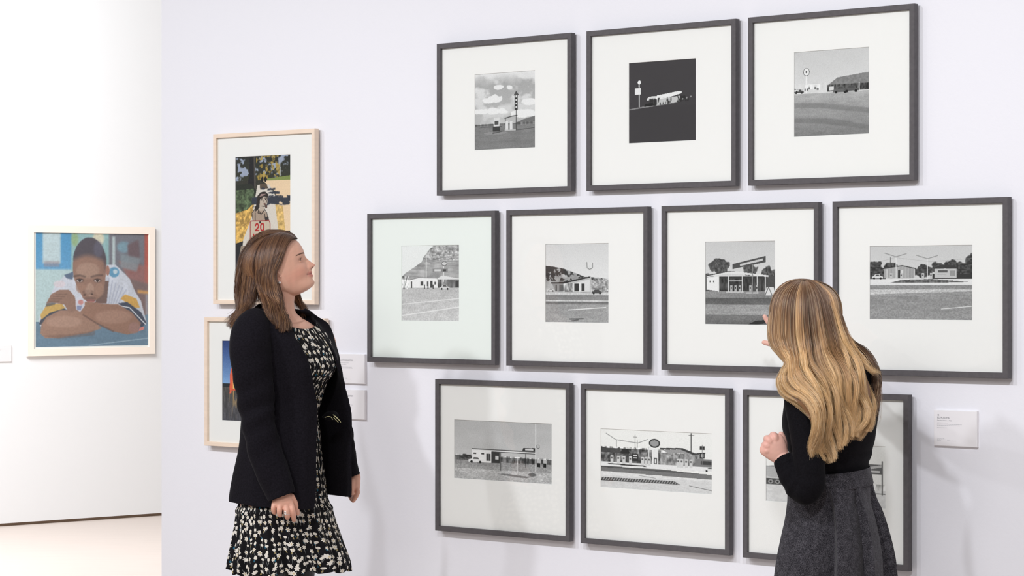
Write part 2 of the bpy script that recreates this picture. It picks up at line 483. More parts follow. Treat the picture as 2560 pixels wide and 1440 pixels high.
def pic_canopy():
    c = Canvas(215, 225, (.82, .82, .82), seed=17)
    c.vgrad(0, .6, .80, .86)
    for (x, y, rx, ry) in ((.2, .3, .14, .09), (.64, .34, .1, .07), (.9, .42, .1, .1), (.03, .44, .04, .05)): tree_blob(c, x, y, rx, ry, .26)
    c.rect(0, .42, 1, .6, .3); c.vgrad(.6, .68, .58, .52); c.vgrad(.68, .76, .36, .42); c.vgrad(.76, .88, .62, .66); c.vgrad(.88, 1, .5, .42)
    c.tex(c.band(.6, 1), .12, 3, 26, 4); c.tex(c.band(.6, 1), .1, 80, 90, 1)
    c.poly([(.02, .43), (.2, .42), (.2, .6), (.02, .58)], .93); c.rect(.06, .47, .08, .495, .4); c.rect(.11, .47, .13, .495, .4)
    c.rect(.2, .42, .84, .6, .22); c.tex(c.band(.45, .6) * (c.X > .2) * (c.X < .84), .8, 40, 12, 2)
    c.poly([(.02, .41), (.3, .365), (.45, .365), (.9, .41), (.9, .43), (.45, .39), (.3, .39), (.02, .43)], .9)
    c.poly([(.02, .405), (.3, .36), (.45, .36), (.3, .372), (.02, .418)], .25)
    for x in (.19, .335, .53, .74, .855): c.line([(x, .42), (x, .605)], .012, .88)
    for x in (.36, .42, .48, .63, .72): c.rect(x, .53, x + .03, .605, .7); c.rect(x + .006, .55, x + .022, .57, .15)
    c.rect(.3, .605, .55, .615, .85); c.rect(.58, .615, .76, .625, .85); c.line([(.35, .475), (.52, .475)], .01, .85)
    c.poly([(.39, .275), (.86, .18), (.86, .255), (.39, .335)], .30); c.poly([(.5, .275), (.82, .21), (.82, .235), (.5, .3)], .8)
    c.line([(.672, .28), (.672, .62)], .016, .55)
    c.poly([(.87, .55), (.97, .55), (1, .65), (.85, .65)], .88); c.line([(.85, .65), (.9, .55), (.95, .65)], .01, .4)
    c.poly([(.6, 1), (.72, .95), (.88, .94), (.86, .98), (.7, 1)], .16)
    c.grain(.02); return c

def pic_lamps():
    c = Canvas(290, 200, (.8, .8, .8), seed=19)
    c.vgrad(0, .45, .80, .85)
    for (x, y, rx, ry) in ((.05, .34, .1, .12), (.22, .3, .07, .08), (.52, .34, .08, .1), (.66, .3, .06, .07), (.8, .28, .07, .08), (.92, .34, .14, .11), (.98, .22, .06, .1)): tree_blob(c, x, y, rx, ry, .2)
    c.rect(0, .4, .16, .46, .25); c.rect(.6, .38, 1, .46, .2)
    c.vgrad(.45, .53, .92, .90); c.poly([(.2, .5), (.32, .46), (.6, .45), (.98, .49), (.7, .5)], .4); c.tex(c.pmask([(.2, .5), (.32, .46), (.6, .45), (.98, .49), (.7, .5)]), .4, 60, 40, 2)
    c.vgrad(.53, .59, .58, .55); c.vgrad(.59, .66, .8, .78); c.vgrad(.66, 1, .58, .60)
    c.poly([(0, .66), (.4, .64), (1, .615), (1, .66), (.5, .68), (0, .68)], .62)
    c.tex(c.band(.53, 1), .09, 4, 30, 4); c.tex(c.band(.53, 1), .1, 90, 90, 1)
    c.line([(.7, .85), (1, .81)], .006, .92)
    c.poly([(.14, .31), (.32, .27), (.445, .31), (.445, .44), (.14, .44)], .66); c.tex(c.pmask([(.14, .31), (.32, .27), (.445, .31), (.445, .44), (.14, .44)]), .15, 70, 2)
    c.line([(.13, .31), (.32, .27), (.45, .31)], .008, .2)
    c.rect(.28, .33, .3, .44, .2); c.rect(.31, .33, .33, .38, .85); c.line([(.17, .32), (.17, .44)], .006, .9); c.line([(.44, .32), (.44, .44)], .006, .9)
    for x in (.2, .3, .51, .59): c.rect(x, .37, x + .024, .45, .78); c.rect(x + .004, .39, x + .018, .41, .35)
    for x, y in ((.26, .15), (.565, .18)):
        c.line([(x, y), (x, .45)], .008, .9)
        c.line([(x - .11, y - .05), (x, y), (x + .1, y - .04)], .008, .6)
    c.line([(.205, .16), (.205, .3)], .006, .3); c.line([(.0, .25), (.25, .16), (.6, .22), (1, .18)], .0025, .6, .7)
    c.poly([(.62, .3), (.72, .26), (.83, .27), (.85, .32)], .22)
    c.rect(.635, .315, .845, .435, .78); c.rect(.67, .335, .76, .365, .35); c.rect(.66, .385, .75, .392, .5); c.rect(.78, .34, .83, .41, .6)
    car(c, .02, .44, .11, .88)
    c.grain(.018); return c

def pic_wide():
    c = Canvas(270, 165, (.78, .78, .78), seed=23)
    c.vgrad(0, .62, .74, .80); c.tex(c.band(0, .62), .03, 4, 6)
    c.rect(0, .60, 1, .68, .4); c.tex(c.band(.58, .69), .5, 70, 10, 2)
    tree_blob(c, .13, .63, .06, .05, .2)
    c.vgrad(.68, .82, .60, .66); c.vgrad(.82, 1, .76, .74); c.tex(c.band(.68, 1), .1, 9, 14, 4); c.tex(c.band(.68, 1), .12, 90, 70, 1)
    c.rect(.185, .5, .385, .7, .95)
    for x in (.2, .28): c.rect(x, .545, x + .03, .57, .25)
    c.rect(.335, .55, .378, .67, .25); c.line([(.357, .55), (.357, .67)], .004, .6)
    c.rect(.385, .515, .47, .7, .2); c.rect(.425, .58, .46, .64, .85)
    c.rect(.18, .475, .83, .492, .38); c.rect(.18, .492, .83, .508, .93); c.rect(.39, .508, .83, .522, .25)
    for x, y in ((.48, .82), (.735, .74)): c.line([(x, .52), (x, y)], .008, .35)
    c.poly([(.7, .475), (.71, .425), (.83, .42), (.83, .475)], .22); c.rect(.73, .435, .81, .462, .85)
    c.line([(.835, .02), (.835, .8)], .008, .92); c.ell(.858, .39, .017, .035, .45); c.ell(.858, .39, .012, .025, .75)
    c.line([(.65, .56), (.65, .86)], .006, .9)
    car(c, .15, .7, .15, .93); c.rect(.5, .6, .62, .69, .45); c.tex(c.band(.58, .7) * (c.X > .49) * (c.X < .82), .6, 50, 14, 2)
    for x in (.85, .91): c.rect(x, .6, x + .035, .73, .75); c.rect(x, .66, x + .03, .73, .15)
    c.poly([(.44, .88), (.55, .87), (.78, .9), (.74, .925), (.6, .91)], .4, .8, 1); c.ell(.8, .86, .04, .03, .35, .8, 1)
    c.grain(.02); return c

def pic_pumps():
    c = Canvas(300, 165, (.95, .95, .94), seed=29)
    c.line([(.05, .08), (.14, .18), (.34, .22), (.43, .15)], .007, .6)
    for x in (.145, .335): c.line([(x, .18), (x, .6)], .005, .5)
    c.line([(.315, .08), (.315, .5)], .004, .4); c.line([(.3, .12), (.33, .12)], .004, .4)
    c.line([(.815, .02), (.815, .55)], .008, .3); c.line([(.795, .05), (.84, .05)], .004, .3)
    c.rect(0, .32, .55, .56, .45); c.tex(c.band(.3, .56) * (c.X < .6), .9, 40, 14, 3)
    c.poly([(.0, .3), (.08, .33), (.18, .33), (.19, .4), (0, .4)], .3)
    c.rect(.19, .33, .26, .42, .22); c.poly([(.18, .4), (.2, .33), (.25, .33), (.27, .4)], .15)
    c.rect(.54, .36, .92, .56, .55); c.tex(c.band(.34, .57) * (c.X > .53) * (c.X < .93), .6, 50, 16, 3)
    c.rect(.85, .43, 1, .56, .5); c.rect(.9, .46, 1, .52, .25)
    c.poly([(.54, .28), (.74, .265), (.85, .34), (.94, .32), (.94, .34), (.83, .37), (.72, .29), (.54, .31)], .25)
    c.poly([(.56, .31), (.72, .29), (.82, .36), (.7, .35), (.62, .37)], .62)
    c.rect(.285, .4, .345, .53, .18); c.rect(.3, .42, .335, .44, .85); c.rect(.3, .46, .335, .48, .8)
    c.line([(.44, .28), (.44, .6)], .01, .85)
    c.ell(.49, .21, .05, .075, .22); c.ell(.49, .21, .038, .05, .62)
    c.rect(.47, .3, .525, .62, .93); c.rect(.482, .45, .515, .56, .35); c.rect(.492, .47, .505, .54, .93)
    c.rect(.89, .22, .935, .28, .2); c.rect(.89, .33, .935, .42, .16); c.rect(.9, .345, .925, .4, .75); c.line([(.912, .2), (.912, .55)], .005, .5)
    c.vgrad(.56, .63, .93, .93)
    for x in (.09, .15, .2, .26, .37, .4, .43, .69, .72, .76, .8): c.rect(x, .45, x + .026, .585, .84); c.rect(x + .004, .475, x + .02, .5, .4)
    c.poly([(.06, .58), (.4, .59), (.42, .61), (.08, .6)], .15)
    c.poly([(0, .63), (.55, .64), (1, .68), (1, .76), (.5, .74), (0, .72)], .48); c.poly([(0, .63), (.6, .64), (.9, .68), (.6, .68), (0, .655)], .35)
    c.vgrad(.765, 1, .86, .84); c.put(c.pmask([(0, .72), (.5, .745), (1, .77), (1, .79), (0, .79)]), .9)
    m = c.pmask([(0, .82), (.67, .82), (.72, .87), (0, .88)]); c.put(m, .3)
    c.put(m * ((np.sin((c.X * 260) + c.Y * 90) > .2)) * (c.Y < .865), .62)
    c.line([(.8, .88), (1, .94)], .005, .4); c.line([(.35, .76), (.5, .79)], .004, .5)
    c.tex(c.band(.62, 1), .05, 60, 60, 2)
    car(c, .93, .62, .1, .9)
    c.grain(.018); return c

def pic_service():
    c = Canvas(300, 170, (.95, .95, .94), seed=31)
    c.rect(0, .42, .2, .62, .8); c.ell(.07, .5, .1, .1, .72); c.rect(0, .41, .3, .425, .45)
    c.rect(0, .62, .45, .72, .3); c.tex(c.band(.62, .72), .5, 40, 6, 2)
    for x in (.04, .1, .16): c.ell(x, .67, .022, .036, .6); c.ell(x, .67, .01, .016, .2)
    c.vgrad(.72, 1, .88, .86); c.tex(c.band(.72, 1), .05, 30, 30, 2)
    c.rect(.55, .3, .97, .45, .4); c.poly([(.6, .42), (.9, .33), (.97, .3), (.97, .34), (.75, .43)], .75); c.rect(.86, .4, .95, .43, .8)
    c.line([(.97, .25), (.97, .78)], .01, .35); c.line([(.55, .45), (.97, .45)], .006, .3); c.line([(.6, .76), (1, .77)], .008, .45)
    c.rect(.78, .55, .86, .75, .8); c.ell(.82, .6, .03, .05, .4)
    c.grain(.015); return c

def pic_school_sign():
    """a speed-limit board shaped like a schoolgirl on a sunny pavement"""
    c = Canvas(180, 330, (.2, .2, .17), seed=37)
    c.vgrad(0, .2, (.16, .17, .16), (.2, .21, .16)); 
    n = c.noise(14, 26, 4); top = c.band(0, .2)
    c.put(top * np.clip((n - .56) * 9, 0, 1), (.62, .66, .74))
    n2 = c.noise(20, 34, 3); c.put(top * (c.X > .38) * (c.X < .8) * np.clip((n2 - .5) * 7, 0, 1), (.74, .62, .28), .85)
    c.put(c.pmask([(.33, 0), (.37, .32), (.2, .33), (.25, .15), (.26, 0)]), (.10, .10, .12)); c.line([(.345, 0), (.36, .34)], .03, (.3, .28, .26))
    c.poly([(.58, .19), (1, .17), (1, .205), (.58, .215)], (.50, .56, .30)); c.line([(.8, .06), (.82, .17)], .012, (.7, .7, .66))
    c.poly([(.5, .205), (1, .205), (1, .62), (.86, .62), (.72, .3)], (.93, .82, .68))
    c.vgrad(.98, 1, (.9, .8, .66), (.9, .8, .66))
    c.poly([(0, .23), (.3, .23), (.4, .3), (.3, .45), (0, .47)], (.15, .17, .14)); 
    m = c.pmask([(0, .28), (.33, .27), (.36, .38), (.2, .44), (0, .47)]); c.put(m, (.30, .36, .26)); c.tex(m, .8, 22, 36, 3)
    m = c.pmask([(0, .47), (.22, .44), (.36, .38), (.3, .5), (.14, .7), (0, .72)]); c.put(m, (.82, .66, .36)); c.tex(m, .45, 30, 50, 3)
    c.poly([(.4, .24), (.62, .24), (.72, .33), (.95, .72), (.1, .74), (.3, .5)], (.86, .83, .79))
    c.poly([(.44, .23), (.56, .23), (.6, .27), (.45, .28)], (.35, .3, .25)); 
    for x in (.49, .545): c.ell(x, .195, .022, .022, (.08, .08, .08))
    c.poly([(.72, .4), (.86, .42), (.92, .72), (.8, .7)], (.86, .72, .45)); c.tex(c.pmask([(.72, .4), (.86, .42), (.92, .72), (.8, .7)]), .25, 30, 50, 2)
    for (y, x0, x1, h) in ((.275, .48, .72, .008), (.31, .5, .8, .01), (.345, .6, 1, .012), (.375, .3, 1, .03), (.41, .3, .5, .012)):
        d = np.abs(c.Y - y - (c.noise(8, 3) - .5) * .03); m = (d < h).astype(float) * (c.X > x0) * (c.X < x1) * (c.noise(10, 40) > .38)
        c.put(c.blur(m, 1), (.20, .22, .27))
    c.poly([(0, .72), (.14, .7), (.1, .86), (0, .98)], (.13, .13, .15)); c.poly([(.1, .74), (1, .72), (1, 1), (0, 1)], (.6, .54, .48)); c.poly([(0, .85), (.2, .8), (.3, 1), (0, 1)], (.16, .15, .18))
    sk = (.76, .70, .64); ink = (.17, .14, .13)
    c.poly([(.32, .53), (.3, .47), (.36, .435), (.44, .44), (.5, .44), (.56, .47), (.6, .53)], (.68, .60, .53))
    for q in ([(.36, .47), (.36, .53)], [(.53, .48), (.55, .53)], [(.42, .45), (.47, .48), (.53, .45)], [(.42, .45), (.41, .47), (.47, .48)]): c.line(q, .012, ink)
    c.poly([(.44, .39), (.54, .39), (.52, .45), (.44, .45)], sk)
    c.ell(.5, .37, .085, .058, sk); 
    c.poly([(.38, .4), (.4, .33), (.46, .3), (.54, .295), (.6, .32), (.59, .35), (.52, .335), (.45, .36), (.44, .4), (.42, .44), (.36, .46)], ink)
    c.poly([(.43, .34), (.47, .315), (.56, .315), (.5, .33)], (.62, .52, .5))
    c.ell(.475, .365, .014, .006, ink); c.ell(.55, .362, .013, .006, ink); c.line([(.45, .353), (.49, .348)], .01, ink); c.line([(.535, .35), (.57, .35)], .01, ink)
    c.ell(.53, .398, .018, .007, (.4, .2, .18)); c.line([(.515, .37), (.52, .385)], .006, ink)
    c.line([(.58, .35), (.57, .38), (.53, .42), (.48, .415)], .009, ink); c.ell(.38, .43, .025, .02, ink); c.ell(.56, .42, .02, .015, (.35, .25, .22))
    c.line([(.32, .53), (.3, .47), (.36, .435)], .01, ink); c.line([(.6, .53), (.57, .47), (.53, .44)], .01, ink)
    c.poly([(.53, .51), (.6, .5), (.61, .53), (.54, .535)], (.2, .18, .18))
    c.poly([(.28, .535), (.6, .535), (.63, .56), (.63, .74), (.27, .74), (.27, .56)], (.80, .74, .66)); c.line([(.27, .74), (.27, .545), (.29, .535), (.61, .535), (.63, .555), (.63, .74)], .012, (.6, .16, .16))
    c.ell(.45, .548, .016, .01, (.15, .1, .1))
    red = (.70, .14, .15)
    c.line([(.365, .575), (.38, .56), (.405, .56), (.42, .575), (.415, .59), (.365, .615), (.425, .615)], .022, red)
    c.line([(.46, .575), (.475, .56), (.505, .56), (.515, .575), (.515, .6), (.505, .615), (.475, .615), (.46, .6), (.46, .575)], .022, red)
    c.line([(.33, .69), (.33, .645), (.355, .67), (.38, .645), (.38, .69)], .018, red)
    c.line([(.42, .69), (.42, .645), (.45, .648), (.45, .668), (.42, .67)], .018, red)
    c.line([(.49, .69), (.49, .645)], .018, red); c.line([(.54, .69), (.54, .645)], .018, red); c.line([(.49, .667), (.54, .667)], .018, red)
    c.grain(.02); return c

def pic_field():
    """deep blue sky over dark dry grass with an orange post"""
    c = Canvas(260, 200, (.2, .3, .5), seed=41)
    c.vgrad(0, .55, (.14, .24, .48), (.52, .68, .86)); c.tex(c.band(0, .55), .06, 5, 3)
    c.rect(0, .535, 1, .58, (.10, .13, .16))
    c.vgrad(.58, 1, (.30, .29, .28), (.30, .30, .33))
    m = c.band(.56, 1); c.tex(m, .35, 90, 14, 3)
    n = c.noise(60, 8, 2); c.put(m * (c.X > .08) * np.clip((n - .55) * 8, 0, 1) * np.clip(1 - abs(c.Y - .66) * 3, 0, 1), (.78, .64, .42), .8)
    c.poly([(.085, .62), (.09, .42), (.125, .26), (.3, .24), (.3, .62)], (.86, .35, .22)); c.poly([(.12, .40), (.3, .38), (.3, .6), (.125, .6)], (.93, .76, .45)); c.poly([(.085, .66), (.1, .4), (.125, .4), (.105, .66)], (.90, .40, .26))
    c.grain(.02); return c

def pic_portrait():
    """a youth in a pale patterned shirt resting his chin on folded arms"""
    c = Canvas(300, 280, (.5, .6, .68), seed=43)
    c.a[:] = (.62, .74, .78)
    c.vgrad(0, .32, (.25, .55, .76), (.33, .6, .8)); c.put(c.pmask([(0, .32), (.32, .32), (.32, .8), (0, .8)]), (.70, .80, .82))
    c.rect(.06, .0, .21, .27, (.74, .82, .85)); c.rect(.07, .25, .2, .3, (.55, .48, .52), .6)
    c.poly([(.3, 0), (.62, 0), (.62, .4), (.3, .4)], (.55, .72, .74)); c.ell(.33, .06, .03, .06, (.55, .68, .5), 1, 3); c.ell(.53, .05, .05, .06, (.86, .84, .74), 1, 3)
    c.poly([(.62, 0), (.95, 0), (.95, .6), (.7, .45), (.62, .3)], (.42, .42, .47)); c.rect(.65, .03, .675, .3, (.75, .82, .84)); c.ell(.75, .12, .06, .05, (.45, .6, .68), .9, 4)
    c.poly([(.78, .1), (.88, .05), (.9, .34), (.8, .36)], (.38, .3, .33), 1, 3)
    c.poly([(.93, 0), (1, 0), (1, .5), (.93, .42)], (.66, .28, .24)); c.poly([(.7, .24), (1, .3), (1, .52), (.8, .42)], (.62, .35, .32), .7, 4); c.poly([(.72, .18), (.9, .22), (.86, .34), (.72, .3)], (.5, .56, .6), .8, 4)
    c.poly([(.8, .4), (1, .46), (1, .8), (.84, .75)], (.45, .36, .36)); c.poly([(.87, .5), (1, .52), (1, .54), (.87, .53)], (.80, .58, .32)); c.rect(.94, .54, .96, .76, (.55, .55, .6))
    for n_ in range(3): c.a = np.stack([c.blur(c.a[..., k], 2) for k in range(3)], -1)
    c.poly([(0, .78), (1, .72), (1, 1), (0, 1)], (.36, .48, .58)); c.tex(c.band(.75, 1), .08, 8, 20, 3)
    c.line([(.45, .99), (1, .93)], .008, (.6, .7, .78), .8)
    sh = (.80, .82, .88)
    c.poly([(.16, .47), (.24, .38), (.34, .33), (.6, .28), (.68, .28), (.8, .4), (.85, .52), (.9, .6), (.95, .8), (.9, .82), (.7, .65), (.2, .7), (.04, .82), (.03, .75), (.1, .6)], sh, 1, 1)
    c.tex(c.pmask([(.16, .47), (.34, .33), (.68, .28), (.85, .52), (.95, .8), (.2, .7)]), .09, 16, 8, 3)
    for k in range(6): c.line([(.62 + .03 * k, .4 + .02 * k), (.6 + .02 * k, .62)], .01, (.55, .58, .7), .5, 1)
    c.ell(.665, .345, .045, .045, (.28, .55, .72), .9, 2); c.ell(.675, .34, .02, .02, (.8, .86, .9), .9, 1); c.poly([(.24, .37), (.32, .34), (.31, .41), (.26, .4)], (.25, .33, .45), .9, 1); c.ell(.2, .45, .05, .03, (.86, .8, .84), .8, 2)
    sk = (.55, .40, .34); hi = (.70, .56, .49); dk = (.36, .25, .22)
    # neck shade, head
    c.poly([(.56, .42), (.62, .42), (.6, .62), (.5, .62)], (.4, .3, .28), 1, 1)
    c.ell(.455, .30, .142, .25, sk, 1, 1); c.poly([(.315, .3), (.6, .3), (.585, .45), (.55, .56), (.47, .62), (.4, .58), (.345, .46)], sk, 1, 1)
    c.ell(.44, .33, .1, .07, hi, .6, 8); c.ell(.46, .5, .035, .06, hi, .7, 4); c.ell(.38, .48, .04, .05, (.60, .44, .37), .8, 4); c.ell(.54, .5, .04, .06, (.62, .47, .4), .7, 4)
    hl = .232 - .035 * np.cos((c.X - .44) * 14)          # cropped hair, soft towards the forehead
    m = (((c.X - .455) / .142) ** 2 + ((c.Y - .26) / .222) ** 2 < 1).astype(float)
    m = c.blur(m, 1) * np.clip((hl - c.Y) / .05 + .5, 0, 1); c.put(m, (.245, .225, .27), .95)
    side = np.exp(-((c.X - .588) / .014) ** 2) * np.clip((c.Y - .15) * 9, 0, 1) * np.clip((.36 - c.Y) * 9, 0, 1); c.put(side, (.26, .21, .24), .8)
    c.ell(.53, .14, .04, .07, (.36, .36, .46), .5, 8)
    c.ell(.61, .33, .016, .045, (.62, .42, .36), 1, 1)
    for x in (.37, .52):
        c.line([(x - .05, .382 if x < .5 else .385), (x, .372), (x + .045, .385 if x < .5 else .37)], .016, (.30, .22, .2), .7, 2)
        c.ell(x + .003, .418, .035, .02, dk, .8, 2); c.ell(x, .42, .026, .012, (.70, .63, .61), 1, 1); c.ell(x + .002, .419, .011, .013, (.16, .11, .11)); c.line([(x - .027, .413), (x, .406), (x + .027, .413)], .007, (.2, .14, .14))
    c.ell(.44, .52, .05, .022, dk, .55, 3); c.ell(.412, .545, .012, .007, (.2, .12, .11), .9, 1); c.ell(.475, .54, .012, .007, (.2, .12, .11), .9, 1); c.ell(.44, .51, .028, .028, hi, .5, 4)
    c.ell(.46, .575, .05, .014, (.38, .27, .25), .6, 2); c.ell(.465, .598, .038, .014, (.62, .38, .36)); c.line([(.425, .594), (.465, .592), (.505, .594)], .005, (.3, .16, .16))
    # arms
    c.poly([(.03, .8), (.06, .72), (.14, .62), (.24, .66), (.3, .7), (.1, .82)], (.20, .22, .28), 1, 1); c.poly([(.04, .72), (.1, .62), (.22, .62), (.25, .66), (.12, .7), (.05, .76)], (.78, .62, .32), 1, 1); c.poly([(.08, .65), (.1, .6), (.18, .6), (.16, .63)], (.3, .3, .32), .8, 1)
    c.poly([(.72, .58), (.76, .54), (.86, .58), (.89, .66), (.84, .66)], (.82, .62, .28), 1, 1); c.poly([(.7, .62), (.78, .61), (.9, .7), (.95, .8), (.9, .84), (.84, .74)], (.19, .22, .30), 1, 1); c.line([(.68, .635), (.8, .66), (.94, .81)], .008, (.85, .87, .9))
    c.poly([(.05, .8), (.09, .74), (.2, .68), (.36, .68), (.5, .78), (.56, .84), (.45, .88), (.2, .92), (.08, .92), (.04, .88)], (.60, .45, .38), 1, 2)
    c.ell(.24, .78, .15, .05, (.70, .55, .48), .7, 8); c.poly([(.06, .9), (.3, .89), (.5, .86), (.5, .9), (.2, .93)], dk, .4, 3)
    c.poly([(.36, .68), (.4, .605), (.5, .612), (.58, .625), (.7, .63), (.82, .7), (.9, .8), (.87, .88), (.78, .9), (.66, .87), (.52, .8), (.4, .72)], (.56, .40, .33), 1, 2)
    c.ell(.66, .74, .16, .06, (.66, .50, .43), .7, 8); c.ell(.84, .84, .05, .05, (.6, .44, .42), .7, 5); c.line([(.4, .72), (.52, .8), (.66, .87)], .012, dk, .8, 2)
    c.poly([(.09, .62), (.13, .54), (.2, .5), (.28, .5), (.33, .56), (.35, .68), (.28, .7), (.24, .63), (.14, .61)], (.54, .40, .34), 1, 1)
    for k in range(4): c.line([(.11 + .02 * k, .6 - .02 * k), (.2 + .02 * k, .6 - .02 * k)], .007, dk, .6, 1)
    c.poly([(.335, .6), (.36, .575), (.41, .585), (.415, .64), (.375, .695), (.34, .67)], (.80, .80, .86), 1, 1); c.ell(.38, .61, .022, .022, (.78, .48, .46), .9, 1); c.poly([(.345, .64), (.39, .64), (.38, .68), (.35, .68)], (.4, .45, .62), .8, 1)
    c.poly([(.89, .84), (.93, .83), (.92, .86), (.88, .87)], (.88, .5, .46))
    # the arc of a reflection-like dark strap printed across the sheet is left out
    c.tex(np.ones((c.h, c.w)), .05, 100, 90, 1); c.a = c.a * .80 + .15
    return c

# ------------------------------------------------------------------ frames
def sweep_frame(w, h, face, n_back, n_front, n_glass, mat, parent, name='frame', bev=0.0012):
    """a mitred moulding round w x h, centred at the parent's origin; y = -n"""
    prof = [(0, n_back), (0, n_front - bev), (bev, n_front), (face - bev, n_front), (face, n_front - bev), (face, n_back)]
    V, Fc = [], []
    for (i, n) in prof:
        x, z = w / 2 - i, h / 2 - i
        V += [(-x, -n, -z), (x, -n, -z), (x, -n, z), (-x, -n, z)]
    m = len(prof)
    for a in range(m):
        b = (a + 1) % m
        for k in range(4):
            j = (k + 1) % 4
            Fc.append((a * 4 + k, a * 4 + j, b * 4 + j, b * 4 + k))
    return mesh(name, V, Fc, mat, parent)

def framed(name, label, cat, group, origin, rz, w, h, face, win, painter, frame_mat, mat_mat, n_front=NF, n_back=0.011,
           lip=0.007, parts=True):
    """win = (x0, z0, x1, z1) of the print in the frame's own coordinates (origin at its centre)"""
    root = empty(name, origin, rz)
    tag(root, label, cat, group)
    sweep_frame(w, h, face, n_back, n_front, n_front - lip, frame_mat, root)
    iw, ih = w / 2 - face + 0.001, h / 2 - face + 0.001
    ng = n_front - lip
    x0, z0, x1, z1 = win
    # mat board with a window cut for the print
    if mat_mat:
        nm, th = ng - 0.004, 0.0014
        V = []; o = [(-iw, -ih), (iw, -ih), (iw, ih), (-iw, ih)]; i = [(x0, z0), (x1, z0), (x1, z1), (x0, z1)]
        for (x, z) in o: V.append((x, -nm, z))
        for (x, z) in i: V.append((x, -nm, z))
        e = 0.0008
        for (x, z) in ((x0 + e, z0 + e), (x1 - e, z0 + e), (x1 - e, z1 - e), (x0 + e, z1 - e)): V.append((x, -(nm - th), z))
        for (x, z) in o: V.append((x, -(nm - th), z))
        Fc = []
        for k in range(4):
            j = (k + 1) % 4
            Fc += [(k, j, 4 + j, 4 + k), (4 + k, 4 + j, 8 + j, 8 + k), (8 + k, 8 + j, 12 + j, 12 + k), (12 + k, 12 + j, j, k)]
        mesh('mat_board', V, Fc, mat_mat, root)
    cv = painter()
    print_mesh(cv, x1 - x0, z1 - z0, -(ng - 0.0065), x0, z0, root)
    # backing board, hanging cleats to the wall
    V, Fc = box(-iw, iw, -(n_back + 0.008), -(n_back + 0.003), -ih, ih); mesh('backing_board', V, Fc, MAT['mat'], root)
    V, Fc = box(-w * .4, w * .4, -(n_back + 0.004), 0.0, h / 2 - .09, h / 2 - .05); mesh('hanging_cleat', V, Fc, MAT['maple'], root)
    V, Fc = box(-iw, iw, -ng, -(ng - 0.002), -ih, ih); mesh('glazing', V, Fc, MAT['glass'], root)
    return root

FW, FH = 0.638, 0.555
rows = [
 # left t, top z over the camera, print pixels (left, top-left, right, bottom-left), painter, mat, label
 (-0.3651, .893, (1187.0, 186.6, 1338.0, 375.6), pic_clouds, 'mat', 'grey framed print of a cloudy sky and thin post sign, left end of top row'),
 (0.3410, .893, (1572.5, 157.9, 1740.0, 358.7), pic_night, 'mat', 'grey framed nearly black night print of a lit forecourt, middle of top row'),
 (1.0290, .893, (1985.5, 130.7, 2173.2, 342.7), pic_lodge, 'mat', 'grey framed print of a sloping roof and round sign, right end of top row'),
 (-0.7190, .278, (1004.1, 614.4, 1148.0, 801.7), pic_butte, 'mat_cool', 'grey framed pale print of a rocky hill, left end of middle row'),
 (-0.0283, .278, (1363.8, 610.0, 1521.8, 805.5), pic_slant, 'mat', 'grey framed print of a slanted roof below a wooded hill, middle row'),
 (0.6690, .278, (1763.3, 604.4, 1938.5, 810.4), pic_canopy, 'mat', 'grey framed print of a canopy and long tilted sign board, left of blonde head'),
 (1.3610, .278, (2174.6, 615.4, 2431.5, 798.5), pic_lamps, 'mat', 'grey framed wide print of two forked lamp posts, right of the blonde head'),
 (-0.3730, -.333, (1135.9, 1048.5, 1379.8, 1195.1), pic_wide, 'mat', 'grey framed wide print of a flat canopy and white car, left of bottom row'),
 (0.3150, -.334, (1501.9, 1071.0, 1780.0, 1218.0), pic_pumps, 'mat', 'grey framed wide print of crowded pumps and striped kerb, middle of bottom row'),
 (1.0070, -.336, (1915.0, 1102.0, 2214.0, 1252.0), pic_service, 'mat', 'grey framed faint print half hidden behind the person in the grey skirt'),
]
for (t0, ztop, pp, painter, mm, lab) in rows:
    tc, zc = t0 + FW / 2, CAMH + ztop - FH / 2
    xl, zt = on_wall(pp[0], pp[1], 0.0215)
    xr, _ = on_wall(pp[2], pp[1], 0.0215)
    _, zb = on_wall(pp[0], pp[3], 0.0215)
    framed('framed_photograph', lab, 'framed photograph', 'grey framed prints on the gallery wall', W(tc, zc, 0), -ALPHA, FW, FH, 0.0185,
           (xl - tc, zb - zc, xr - tc, zt - zc), painter, MAT['grey_frame'], MAT[mm])

# two pale maple frames behind the woman in the black jacket
def maple(px, label, painter, prn):
    (xl, yt, xr, yb) = px
    t0, zt = on_wall(xl, yt, NF); t1, _ = on_wall(xr, yt, NF); _, zb = on_wall(xl, yb, NF)
    tc, zc = (t0 + t1) / 2, (zt + zb) / 2
    a, pzt = on_wall(prn[0], prn[1], 0.0215); b, _ = on_wall(prn[2], prn[1], 0.0215); _, pzb = on_wall(prn[0], prn[3], 0.0215)
    return framed('framed_photograph', label, 'framed photograph', 'pale wooden framed colour prints', W(tc, zc, 0), -ALPHA, t1 - t0, zt - zb, 0.0165,
           (a - tc, pzb - zc, b - tc, pzt - zc), painter, MAT['maple'], MAT['mat'])
maple((532.3, 335.7, 786, 760), 'tall pale wooden frame with a colour print of a schoolgirl speed sign', pic_school_sign, (588.7, 392.7, 726.3, 693))
maple((510.5, 793, 811, 1113.7), 'pale wooden frame with a blue sky print, half hidden behind the black jacket', pic_field, (555.8, 851, 775, 1050.7))

